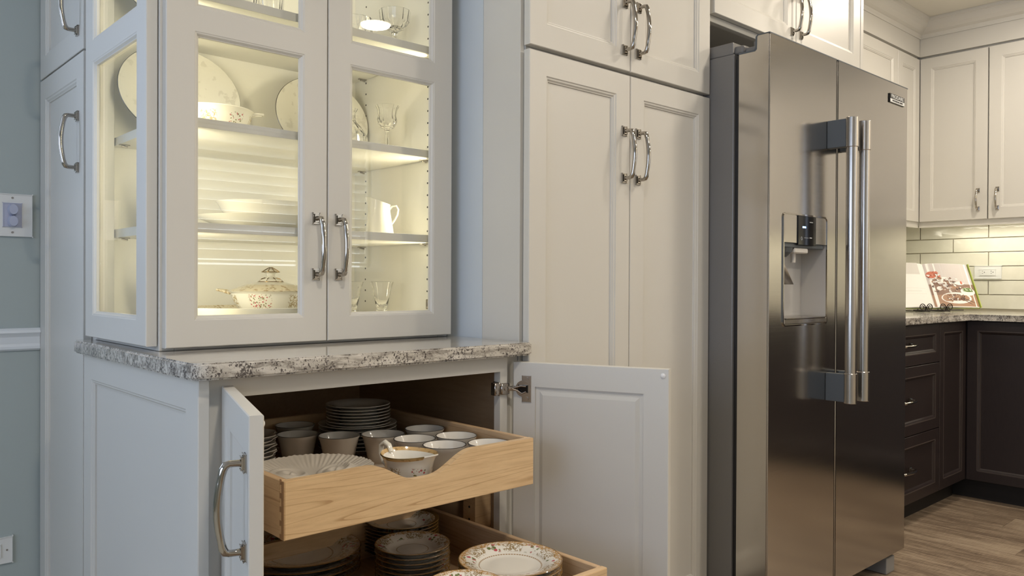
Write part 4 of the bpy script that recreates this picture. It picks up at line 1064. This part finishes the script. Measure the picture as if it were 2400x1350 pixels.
bm = nb(); box(bm, 2.262, 2.345, 1.206, 1.262, 1.150, 1.1655, .003); tube(bm, [(2.300, 1.232, 1.150), (2.300, 1.232, 1.138), (2.300, 1.232, 1.122)], [.0085, .0075, .007], 16); mesh_obj('water_nozzle', bm, M_WHITEPL, fd)
bm = nb()
a = [(2.205, 1.248, 1.140), (2.255, 1.248, 1.140), (2.285, 1.262, 1.020), (2.180 + .012, 1.262, 1.020)]
for (y_, off) in ((0, 0),):
    vs1 = [bm.verts.new(p) for p in ((2.238, 1.262, 1.150), (2.256, 1.262, 1.150), (2.262, 1.258, 1.130), (2.284, 1.252, 1.120), (2.294, 1.226, 1.055), (2.200, 1.226, 1.055), (2.208, 1.252, 1.120), (2.232, 1.258, 1.130))]
    vs2 = [bm.verts.new(v.co + Vector((0, .005, 0))) for v in vs1]
    bm.faces.new(vs1); bm.faces.new(vs2)
    for i in range(8): bm.faces.new((vs1[i], vs1[(i + 1) % 8], vs2[(i + 1) % 8], vs2[i]))
mesh_obj('paddle', bm, M_NICKEL, fd)
# printed marks and lit segment on the control panel
Fp = Fr((2.2625, 1.1953, 1.174), (1, 0, 0), (0, -1, 0))
bm = nb(); fbox(bm, Fp, .026, .046, .052, .057, 0, .0004); mesh_obj('display_segment', bm, M_BLUE, fd)
bm = nb()
for (u, w, a, c) in ((.070, .070, .020, .0022), (.070, .022, .014, .003), (.036, .0225, .028, .0008)): fbox(bm, Fp, u, u + a, w, w + c, 0, .0003)
tube(bm, [Fp(.020 + .0035 * math.cos(q), .020 + .005 * math.sin(q), .0003) for q in [i * .5236 for i in range(13)]], .0006, 5, cap=False)
mesh_obj('panel_marks', bm, M_PRINT, fd)
# badge
bg = bx('badge', fd2, M_BLACK, 2.912, 3.038, 1.1955, 1.2, 1.704, 1.7365, .0012)
bx('badge_plate', fd2, M_PLATE, 2.9145, 3.0355, 1.1948, 1.1958, 1.7058, 1.7178)
def text(s, size, loc, mat, parent, name, sx=1.0):
    c = bpy.data.curves.new('t', 'FONT'); c.body = s; c.size = size; c.align_x = 'CENTER'; c.align_y = 'CENTER'; c.extrude = .0003
    o = bpy.data.objects.new('t', c); COL.objects.link(o); bpy.context.view_layer.update()
    me = bpy.data.meshes.new_from_object(o.evaluated_get(bpy.context.evaluated_depsgraph_get())); bpy.data.objects.remove(o)
    me.transform(Matrix.Diagonal((sx, 1, 1, 1))); me.transform(Matrix.Rotation(PI / 2, 4, 'X')); me.materials.clear(); me.materials.append(mat)
    q = bpy.data.objects.new(name, me); COL.objects.link(q); q.parent = parent; q.location = Vector(loc) - world_loc(parent); return q
text('FRIGIDAIRE', .0185, (2.975, 1.1950, 1.7265), M_PLATE, fd2, 'lettering', 1.12)
text('PROFESSIONAL SERIES', .0078, (2.975, 1.1944, 1.7118), M_SLOT, fd2, 'lettering', 1.15)
# feet
for (xa, xb) in ((2.115, 2.18), (2.975, 3.045)):
    bm = nb(); box(bm, xa, xb, 1.222, 1.315, .0005, .058, .003, 2); mesh_obj('foot', bm, simple('foot_grey', (.22, .215, .21), .5), fr)
bx('base_grille', fr, M_BLACK, 2.185, 2.970, 1.318, 1.345, .008, .058)

# ================================================================== CABINET over the fridge
oc_ = thing('overhead_cabinet', 'two-door painted cabinet above the refrigerator', 'cabinet', (2.62, 1.75, 1.868))
bx('carcass', oc_, M_CAB, 2.100, 3.125, 1.4225, 2.06, 1.9, 2.40)
bx('face_frame', oc_, M_CAB, 2.100, 3.125, 1.4205, 1.4405, 1.868, 1.8995, .001)
bx('end_panel', oc_, M_CAB, 3.126, 3.150, 1.397, 2.06, 0, 2.40, .001)
for (xa, xb, hx) in ((2.119, 2.618, 2.588), (2.622, 3.121, 2.650)):
    F = Fr((xa, 1.397, 1.8865), (1, 0, 0), (0, -1, 0)); d = door(oc_, F, xb - xa, 2.38 - 1.8865); pull(d, F, hx - xa, 1.9915 - 1.8865, mat=M_NICKEL)

# ================================================================== KITCHEN CORNER: base run, uppers, counter
def dark_front(parent, F, Wd, H, name='door', pullpos=None):
    d = door(parent, F, Wd, H, .02, mat=M_DARK, name=name, stile=.05, prof=[(0, 0), (.002, -.0015), (.006, -.003), (.010, -.008), (.011, -.009)])
    bm = nb(); s = .0455   # bead around the recessed panel, its highlight painted in a lighter tone
    for (a, b_, c, e) in ((s, Wd - s, s, s + .0035), (s, Wd - s, H - s - .0035, H - s), (s, s + .0035, s, H - s), (Wd - s - .0035, Wd - s, s, H - s)): fbox(bm, F, a + .0035 * 0, b_, c, e, -.0005, .0008)
    mesh_obj('panel_bead', bm, M_DARKLINE, d)
    return d
kb = thing('drawer_base_cabinet', 'espresso base cabinet with three drawers right of the refrigerator', 'cabinet', (3.55, 1.72, 0))
bx('carcass', kb, M_DARK, 3.152, 3.975, 1.4155, 2.06, .10, .884); bx('toe_kick', kb, M_TOE, 3.152, 4.36, 1.47, 2.06, 0, .0995)
for (za, zb) in ((.702, .8795), (.3995, .6985), (.1035, .3955)):
    F = Fr((3.156, 1.395, za), (1, 0, 0), (0, -1, 0)); d = dark_front(kb, F, 3.966 - 3.156, zb - za, 'drawer')
    H_ = zb - za; pull(d, F, .405, H_ * (.52), L=.127, horizontal=True)
kc = thing('corner_cabinet', 'espresso corner base cabinet with narrow and wide paneled doors', 'cabinet', (4.5, 1.6, 0))
bx('carcass', kc, M_DARK, 3.977, 4.33, 1.4155, 2.06, .10, .884); bx('carcass', kc, M_DARK, 4.3315, 4.94, 1.03, 2.06, .10, .884)
bx('toe_kick', kc, M_TOE, 4.385, 4.94, 1.03, 2.06, 0, .0995)
F = Fr((3.9715, 1.395, .1035), (1, 0, 0), (0, -1, 0)); dark_front(kc, F, 4.3085 - 3.9715, .776)
F = Fr((4.311, 1.391, .1035), (0, -1, 0), (-1, 0, 0)); dark_front(kc, F, 1.391 - .93, .776)
# more of the right run outside the frame (it is what the fridge doors mirror)
kd = thing('base_cabinet_run', 'espresso base cabinets along the right wall beyond the frame edge', 'cabinet', (4.6, -.2, 0))
bx('carcass', kd, M_DARK, 4.3315, 4.94, -1.9, .925, .10, .884); bx('toe_kick', kd, M_TOE, 4.385, 4.94, -1.9, .925, 0, .0995)
for k in range(5):
    F = Fr((4.311, .922 - k * .56, .1035), (0, -1, 0), (-1, 0, 0)); dark_front(kd, F, .55, .776)
bm = nb(); pts = [(3.151, 1.37), (4.285, 1.37), (4.285, -1.9), (4.943, -1.9), (4.943, 2.063), (3.151, 2.063)]
lo = [bm.verts.new((x, y, .8845)) for x, y in pts]; hi = [bm.verts.new((x, y, .914)) for x, y in pts]
bm.faces.new(lo); bm.faces.new(hi)
for i in range(6): bm.faces.new((lo[i], lo[(i + 1) % 6], hi[(i + 1) % 6], hi[i]))
bmesh.ops.bevel(bm, geom=[e for e in bm.edges if abs(e.verts[0].co.z - e.verts[1].co.z) < 1e-6], offset=.003, segments=2, affect='EDGES')
tag(mesh_obj('kitchen_countertop', bm, M_GRAN, None, smooth=True), 'L-shaped speckled granite countertop in the kitchen corner over dark cabinets', 'countertop')
ka = thing('wall_cabinet', 'painted upper cabinet run on the wall beside the refrigerator', 'cabinet', (3.9, 1.9, 1.40))
bx('carcass', ka, M_CAB, 3.152, 4.60, 1.752, 2.063, 1.40, 2.29); bx('light_rail', ka, M_CAB, 3.152, 4.62, 1.740, 1.765, 1.368, 1.3995)
for (xa, xb) in ((3.156, 3.72), (3.723, 4.3095), (4.3135, 4.598)):
    F = Fr((xa, 1.730, 1.3985), (1, 0, 0), (0, -1, 0)); door(ka, F, xb - xa, .884)
kr = thing('wall_cabinet', 'painted upper cabinets on the tiled wall at the right edge', 'cabinet', (4.75, .9, 1.40))
bx('carcass', kr, M_CAB, 4.622, 4.943, -1.9, 2.063, 1.40, 2.29); bx('light_rail', kr, M_CAB, 4.615, 4.64, -1.9, 1.735, 1.368, 1.3995)
yy = 1.7285; wd = [.332, .50, .50, .50, .50, .50, .5]
for k, w_ in enumerate(wd):
    F = Fr((4.600, yy, 1.3985), (0, -1, 0), (-1, 0, 0)); d = door(kr, F, w_, .884)
    if k == 0: pull(d, F, w_ - .042, 1.500 - 1.3985, L=.096, s=.9)
    else: pull(d, F, w_ - .042 if k % 2 == 0 else .042, 1.500 - 1.3985, L=.096, s=.9)
    yy -= w_ + .006
# frieze and crown moulding
bm = nb(); box(bm, 3.152, 4.600, 1.7315, 1.752, 2.296, 2.40); box(bm, 4.602, 4.622, -1.9, 1.7315, 2.296, 2.40); box(bm, 3.152, 4.94, 1.7525, 2.06, 2.291, 2.40); box(bm, 4.6225, 4.94, -1.9, 1.7525, 2.291, 2.40)
struct(mesh_obj('trim_2', bm, M_CAB))
cp_ = [(0.0, 2.392), (.004, 2.392), (.006, 2.400), (.010, 2.408), (.012, 2.412), (.018, 2.414), (.030, 2.420), (.050, 2.436), (.062, 2.452), (.068, 2.462), (.076, 2.464), (.078, 2.470), (.080, 2.4795), (0, 2.4795)]
bm = nb()
A = [bm.verts.new((3.152, 1.7312 - d_, z)) for d_, z in cp_]; B = [bm.verts.new((4.6005 - d_, 1.7312 - d_, z)) for d_, z in cp_]; C_ = [bm.verts.new((4.6005 - d_, -1.9, z)) for d_, z in cp_]
for i in range(len(cp_) - 1):
    bm.faces.new((A[i], A[i + 1], B[i + 1], B[i])); bm.faces.new((B[i], B[i + 1], C_[i + 1], C_[i]))
bm.faces.new(A); bm.faces.new(C_)
struct(mesh_obj('trim_3', bm, M_CAB))
# crown over the pantry, hutch and fridge cabinet as one top board
wallbox('trim_4', M_CAB, .56, 1.332, 1.66, 2.578, 2.402, 2.479); wallbox('trim_5', M_CAB, 1.346, 3.15, 1.41, 2.06, 2.402, 2.479)

# tiles on the right wall (Y runs) and rear wall
TW, TH_, GJ = .358, .0785, .0042
def tile_me(w):
    bm = nb(); box(bm, -.009, 0, -w / 2, w / 2, -(TH_ - GJ) / 2, (TH_ - GJ) / 2, .0016, 2); return make_mesh('tile', bm, [M_TILE], False)
me_t = tile_me(TW - GJ)
wr = world_loc(wall_right)
rows = [(1.0035 + .0785 * k - .0785, k) for k in range(6)]
bxx = nb(); box(bxx, 4.9385, 4.9455, -1.9, 2.064, .914, 1.40); gr = mesh_obj('grout_bed', bxx, M_GROUT, wall_right)
for (z0, k) in rows:
    off = 1.487 if k % 2 == 1 else 1.6675
    for j in range(-9, 3):
        yc = off + TW * j + TW / 2
        if yc - TW / 2 > 2.02 or yc < -1.6: continue
        mt_ = me_t
        if yc + TW / 2 > 2.055: w_ = 2.055 - (yc - TW / 2); mt_ = tile_me(w_ - GJ); yc = 2.055 - w_ / 2
        o = bpy.data.objects.new('tile', mt_); COL.objects.link(o); o.parent = wall_right
        o.location = Vector((4.9385, yc, z0 + TH_ / 2 + random.uniform(-.0003, .0003))) - wr
bxx = nb(); box(bxx, 3.152, 4.938, 2.058, 2.066, .914, 1.40); mesh_obj('grout_bed', bxx, M_GROUT, wall_rear)
wq = world_loc(wall_rear)
for (z0, k) in rows:
    for j in range(5):
        xc = 4.92 - TW / 2 - j * TW - (.179 if k % 2 else 0)
        if xc - TW / 2 < 3.15: continue
        o = bpy.data.objects.new('tile', me_t); COL.objects.link(o); o.parent = wall_rear; o.rotation_euler.z = PI / 2
        o.location = Vector((xc, 2.058, z0 + TH_ / 2)) - wq
# under-cabinet lights
for (lx, ly, sx, sy, lab) in ((4.80, 1.0, .05, 1.3, 'slim under-cabinet light over the tiled right wall'), (3.9, 1.93, 1.2, .05, 'slim under-cabinet light on the wall beside the fridge'), (4.80, -.8, .05, 1.6, 'slim under-cabinet light at the far end of the right wall')):
    o = tag(bx('undercabinet_light', None, simple('undercabinet_lens', (1, 1, 1), .5, em=(1, .9, .7), ems=1.2), lx - sx / 2, lx + sx / 2, ly - sy / 2, ly + sy / 2, 1.388, 1.3995, .001), lab, 'light')
    a = area('undercabinet_lamp', (lx, ly, 1.384), sx, 2.4 * max(sx, sy), (1, .92, .74), (0, 0, -1), size_y=sy); a.parent = o; a.location = Vector((lx, ly, 1.384)) - Vector(o.location)

# outlet plates
def outlet(F, label, w=.115, h=.070):
    t = thing('power_outlet', label, 'outlet', F(w / 2, 0, 0))
    bm = nb(); fbox(bm, F, 0, w, 0, h, 0, .005, .0018); mesh_obj('cover_plate', bm, M_PLATE, t)
    bm = nb(); fbox(bm, F, w * .2, w * .8, h * .27, h * .73, .005, .0075, .001); mesh_obj('receptacle', bm, M_PLATE, t)
    bm = nb()
    for cu in (w * .34, w * .66):
        for dw in (-.006, .006): fbox(bm, F, cu - .006, cu - .001, h / 2 + dw - .001, h / 2 + dw + .001, .0073, .0078)
        fbox(bm, F, cu + .004, cu + .008, h / 2 - .002, h / 2 + .002, .0073, .0078)
    mesh_obj('slots', bm, M_SLOT, t)
    return t
outlet(Fr((4.9290, 1.5555, 1.0915), (0, -1, 0), (-1, 0, 0)), 'horizontal white power outlet on the tiled wall beside the cookbook', .1345, .0715)

# left wall controls
Fw = Fr((0.5325 - .172, 2.58, 1.1785), (1, 0, 0), (0, -1, 0))
sw = thing('fan_control_plate', 'wide white switch plate with two stacked grey knobs on blue wall', 'switch', (0.4465, 2.58, 1.1785))
bm = nb(); fbox(bm, Fw, 0, .172, 0, .1175, 0, .006, .002); mesh_obj('cover_plate', bm, M_PLATE, sw)
bm = nb(); fbox(bm, Fw, .101, .136 + .010, .026, .092, .006, .0085, .0012); mesh_obj('control_module', bm, M_PLATEB, sw)
for w_ in (.042, .074):
    bm = nb(); tube(bm, [Fw(.124, w_, .0085), Fw(.124, w_, .016), Fw(.124, w_, .024)], [.0165, .0155, .0135], 24, flat=.78); mesh_obj('knob', bm, M_PLATEB, sw, smooth=True)
bm = nb(); fbox(bm, Fw, .040, .073, .026, .092, .006, .0085, .001); mesh_obj('rocker_switch', bm, M_PLATE, sw)
bm = nb()
for (u, w_) in ((.124, .1065), (.124, .011), (.057, .1065), (.057, .011)): tube(bm, [Fw(u, w_, .006), Fw(u, w_, .0066), Fw(u, w_, .0072)], .003, 12)
mesh_obj('screw', bm, M_HINGE, sw)
Fw2 = Fr((.485 - .075, 2.58, .2755), (1, 0, 0), (0, -1, 0))
t = thing('power_outlet', 'white power outlet low on the blue wall at the left edge', 'outlet', (.4475, 2.58, .2755))
bm = nb(); fbox(bm, Fw2, 0, .075, 0, .072, 0, .006, .002); mesh_obj('cover_plate', bm, M_PLATE, t)
bm = nb(); fbox(bm, Fw2, .018, .047, .018, .054, .006, .0085, .001); mesh_obj('receptacle', bm, M_PLATE, t)
bm = nb(); tube(bm, [Fw2(.062, .036, .006), Fw2(.062, .036, .0066), Fw2(.062, .036, .0072)], .0025, 12); mesh_obj('screw', bm, M_HINGE, t)

# ================================================================== COOKBOOK on its iron stand (kitchen corner)
class Fl:
    def __init__(s, O, U, W_, N): s.O, s.U, s.Wv, s.N = O, U, W_, N
    def __call__(s, u, w, n=0.0): return s.O + s.U * u + s.Wv * w + s.N * n
BO = Vector((4.470, 1.600, .936)); U = Vector((.90, -.436, 0)).normalized(); Nn = Vector((U.y, -U.x, 0))
lean = math.radians(21.5); Wv = Vector((0, 0, math.cos(lean))) - Nn * math.sin(lean); NB = Nn * math.cos(lean) + Vector((0, 0, math.sin(lean)))
FB = Fl(BO, U, Wv, NB)
bk = thing('cookbook', 'open cookbook with a food photo on the right page, in the kitchen corner', 'book', BO)
M_PAGE = simple('page_paper', (.78, .76, .73), .6); M_GREEN = simple('green_cover', (.33, .40, .08), .5)
PGW, PGH = .300, .247
bm = nb()
for sg, wd_ in ((1, PGW), (-1, PGW)):
    n = 14; fr_ = []; bk_ = []
    for i in range(n + 1):
        t = i / n; h_ = .018 * math.sin(PI * min(1, t * 1.0)) ** .6 * (1 - .55 * t) + .001
        for lst, ww, nn in ((fr_, None, h_), (bk_, None, -.004)): lst.append([bm.verts.new(FB(sg * wd_ * t, w_, nn)) for w_ in (0, PGH)])
    for L in (fr_, bk_):
        for a, b_ in zip(L, L[1:]): bm.faces.new((a[0], b_[0], b_[1], a[1]))
    for k in (0, 1):
        bm.faces.new([q[k] for q in fr_] + [q[k] for q in reversed(bk_)])
    bm.faces.new((fr_[-1][0], fr_[-1][1], bk_[-1][1], bk_[-1][0])); bm.faces.new((fr_[0][0], fr_[0][1], bk_[0][1], bk_[0][0]))
pages = mesh_obj('pages', bm, M_PAGE, bk)
bm = nb()
for sg in (1, -1):
    vs1 = [FB(sg * .004, -.003, -.0045), FB(sg * (PGW + .006), -.003, -.0045), FB(sg * (PGW + .006), PGH + .003, -.0045), FB(sg * .004, PGH + .003, -.0045)]
    a = [bm.verts.new(v) for v in vs1]; b_ = [bm.verts.new(v - NB * .003) for v in vs1]; bm.faces.new(a); bm.faces.new(b_)
    for i in range(4): bm.faces.new((a[i], a[(i + 1) % 4], b_[(i + 1) % 4], b_[i]))
a = [FB(PGW + .001, -.002, .010), FB(PGW + .006, -.002, .010), FB(PGW + .006, PGH, .010), FB(PGW + .001, PGH, .010)]
v1 = [bm.verts.new(v) for v in a]; v2 = [bm.verts.new(v - NB * .016) for v in a]; bm.faces.new(v1); bm.faces.new(v2)
for i in range(4): bm.faces.new((v1[i], v1[(i + 1) % 4], v2[(i + 1) % 4], v2[i]))
mesh_obj('cover', bm, M_GREEN, bk)
# the printed food photograph: flat colour shapes on the right page
def hgt_page(u): t = abs(u) / PGW; return .018 * math.sin(PI * min(1, max(0, t))) ** .6 * (1 - .55 * t) + .001
PCOL = [(.50, .46, .45), (.22, .13, .095), (.72, .70, .68), (.16, .075, .05), (.13, .22, .05), (.50, .14, .08), (.33, .19, .12), (.08, .05, .04), (.52, .50, .50)]
PM = [simple('print_%s' % n_, c, .5) for n_, c in zip(('lilac', 'table', 'white', 'meat', 'green', 'red', 'toast', 'dark', 'grey'), PCOL)]
bm = nb(); lay = [0]
def pr_rect(u0, u1, w0, w1, mi):
    w0, w1 = (w0 * .81, w1 * .81) if w1 < PGH - .02 else (w0 * .81 if w0 > .01 else w0, w1)
    lay[0] += 1; n = 8
    for i in range(n):
        a, b_ = u0 + (u1 - u0) * i / n, u0 + (u1 - u0) * (i + 1) / n; e = .0002 + lay[0] * .00002
        f = bm.faces.new([bm.verts.new(FB(a, w0, hgt_page(a) + e)), bm.verts.new(FB(b_, w0, hgt_page(b_) + e)), bm.verts.new(FB(b_, w1, hgt_page(b_) + e)), bm.verts.new(FB(a, w1, hgt_page(a) + e))]); f.material_index = mi
def pr_ell(u, w, a, b_, mi, rot=0.0):
    w *= .81; b_ *= .81
    lay[0] += 1; e = .0002 + lay[0] * .00002; c = []
    for k in range(20):
        q = 2 * PI * k / 20; x, y = a * math.cos(q), b_ * math.sin(q); uu = min(PGW - .001, u + x * math.cos(rot) - y * math.sin(rot)); ww = w + x * math.sin(rot) + y * math.cos(rot)
        c.append(bm.verts.new(FB(uu, ww, hgt_page(uu) + e)))
    cc = bm.verts.new(FB(min(PGW - .001, u), w, hgt_page(u) + e))
    for k in range(20): f = bm.faces.new((cc, c[k], c[(k + 1) % 20])); f.material_index = mi
pr_rect(.004, PGW - .001, .004, PGH - .001, 0); pr_rect(.03, .034, .16, PGH - .002, 8); pr_rect(.10, .104, .16, PGH - .002, 8); pr_rect(.24, .244, .16, PGH - .002, 8)
pr_rect(.004, PGW - .001, .004, .085, 6); pr_rect(.004, PGW - .001, .085, .160, 1)
pr_ell(.09, .188, .065, .020, 2); pr_ell(.075, .200, .018, .010, 6); pr_ell(.12, .165, .075, .020, 3); pr_ell(.032, .225, .030, .024, 5); pr_ell(.055, .238, .020, .012, 5)
pr_ell(.20, .165, .035, .012, 2); pr_ell(.15, .135, .04, .010, 6); pr_ell(.215, .17, .008, .012, 5); pr_ell(.06, .130, .018, .014, 2); pr_ell(.10, .15, .016, .014, 8)
pr_ell(.155, .062, .103, .040, 2); pr_ell(.15, .066, .060, .024, 3); pr_ell(.115, .073, .026, .018, 6); pr_ell(.165, .070, .020, .012, 6)
pr_ell(.245, .108, .052, .028, 2); pr_ell(.248, .120, .038, .014, 4); pr_ell(.230, .048, .05, .0028, 7, -.30); pr_ell(.215, .040, .045, .0025, 7, -.45)
rp = random.Random(3)
for k in range(70): pr_ell(rp.uniform(.02, .20), rp.uniform(.105, .205), rp.uniform(.003, .010), rp.uniform(.002, .006), rp.choice((2, 3, 6, 8, 7, 1, 2)), rp.uniform(-.6, .6))
for k in range(34): pr_ell(.15 + rp.uniform(-.055, .06), .066 + rp.uniform(-.02, .02), rp.uniform(.003, .008), rp.uniform(.002, .004), rp.choice((3, 6, 2, 7)), rp.uniform(-1, 1))
for k in range(26): pr_ell(.247 + rp.uniform(-.034, .034), .119 + rp.uniform(-.010, .012), .004, .0028, rp.choice((4, 4, 4, 2)), rp.uniform(-1, 1))
for k in range(16): pr_ell(.040 + rp.uniform(-.03, .04), .228 + rp.uniform(-.02, .02), .007, .005, rp.choice((5, 5, 2)), rp.uniform(-1, 1))
mesh_obj('printed_photo', bm, PM[0], pages, slots=PM)
bm = nb(); lay[0] = 0
for (a, b_, c) in ((-.20, -.03, .130), (-.20, -.03, .092)): pr_rect(a, b_, c, c + .0012, 0)
pr_rect(-.20, -.1985, .092, .131, 0); pr_rect(-.17, -.06, .110, .1125, 0); pr_rect(-.19, -.185, .103, .120, 0)
for k in range(3): pr_rect(-.22, -.04, .228 + k * .010, .2292 + k * .010, 0)
mesh_obj('printed_text', bm, simple('faint_print', (.60, .58, .55), .6), pages)
# iron easel with double scrolls
es = thing('book_easel', 'black iron easel with curled scroll feet holding the cookbook', 'bookstand', (4.47, 1.60, .9145))
bm = nb()
Fg = Fl(Vector((4.470, 1.600, .9145)), U, Vector((0, 0, 1)), Nn)
for uc in (-.100, .030):
    tube(bm, [Fg(uc, .004, -.16), Fg(uc, .004, -.05), Fg(uc, .004, .035), Fg(uc, .010, .046), Fg(uc, .030, .047)], .0028, 8)
    for sg in (-1, 1):
        pts = []
        for k in range(30):
            t = k / 29; a = -PI / 2 + t * 3.3 * PI; r_ = .0215 * (1 - .72 * t)
            pts.append(Fg(uc + sg * (.0240 + r_ * math.cos(a) * (-1 if False else 1) * -1), .0265 + r_ * math.sin(a), .048))
        tube(bm, [Fg(uc, .006, .048)] + pts, .0024, 8)
tube(bm, [Fg(-.14, .010, .030), Fg(0, .010, .030), Fg(.16, .010, .030)], .0026, 8); tube(bm, [Fg(-.14, .010, .006), Fg(0, .010, .006), Fg(.16, .010, .006)], .0026, 8)
for uc in (-.100, .030): tube(bm, [Fg(uc, .010, -.004), Fg(uc, .10, -.080), Fg(uc, .18, -.142)], .0026, 8)
tube(bm, [Fg(-.100, .10, -.080), Fg(-.035, .10, -.080), Fg(.030, .10, -.080)], .0026, 8)
mesh_obj('scroll_frame', bm, M_IRON, es, smooth=True)
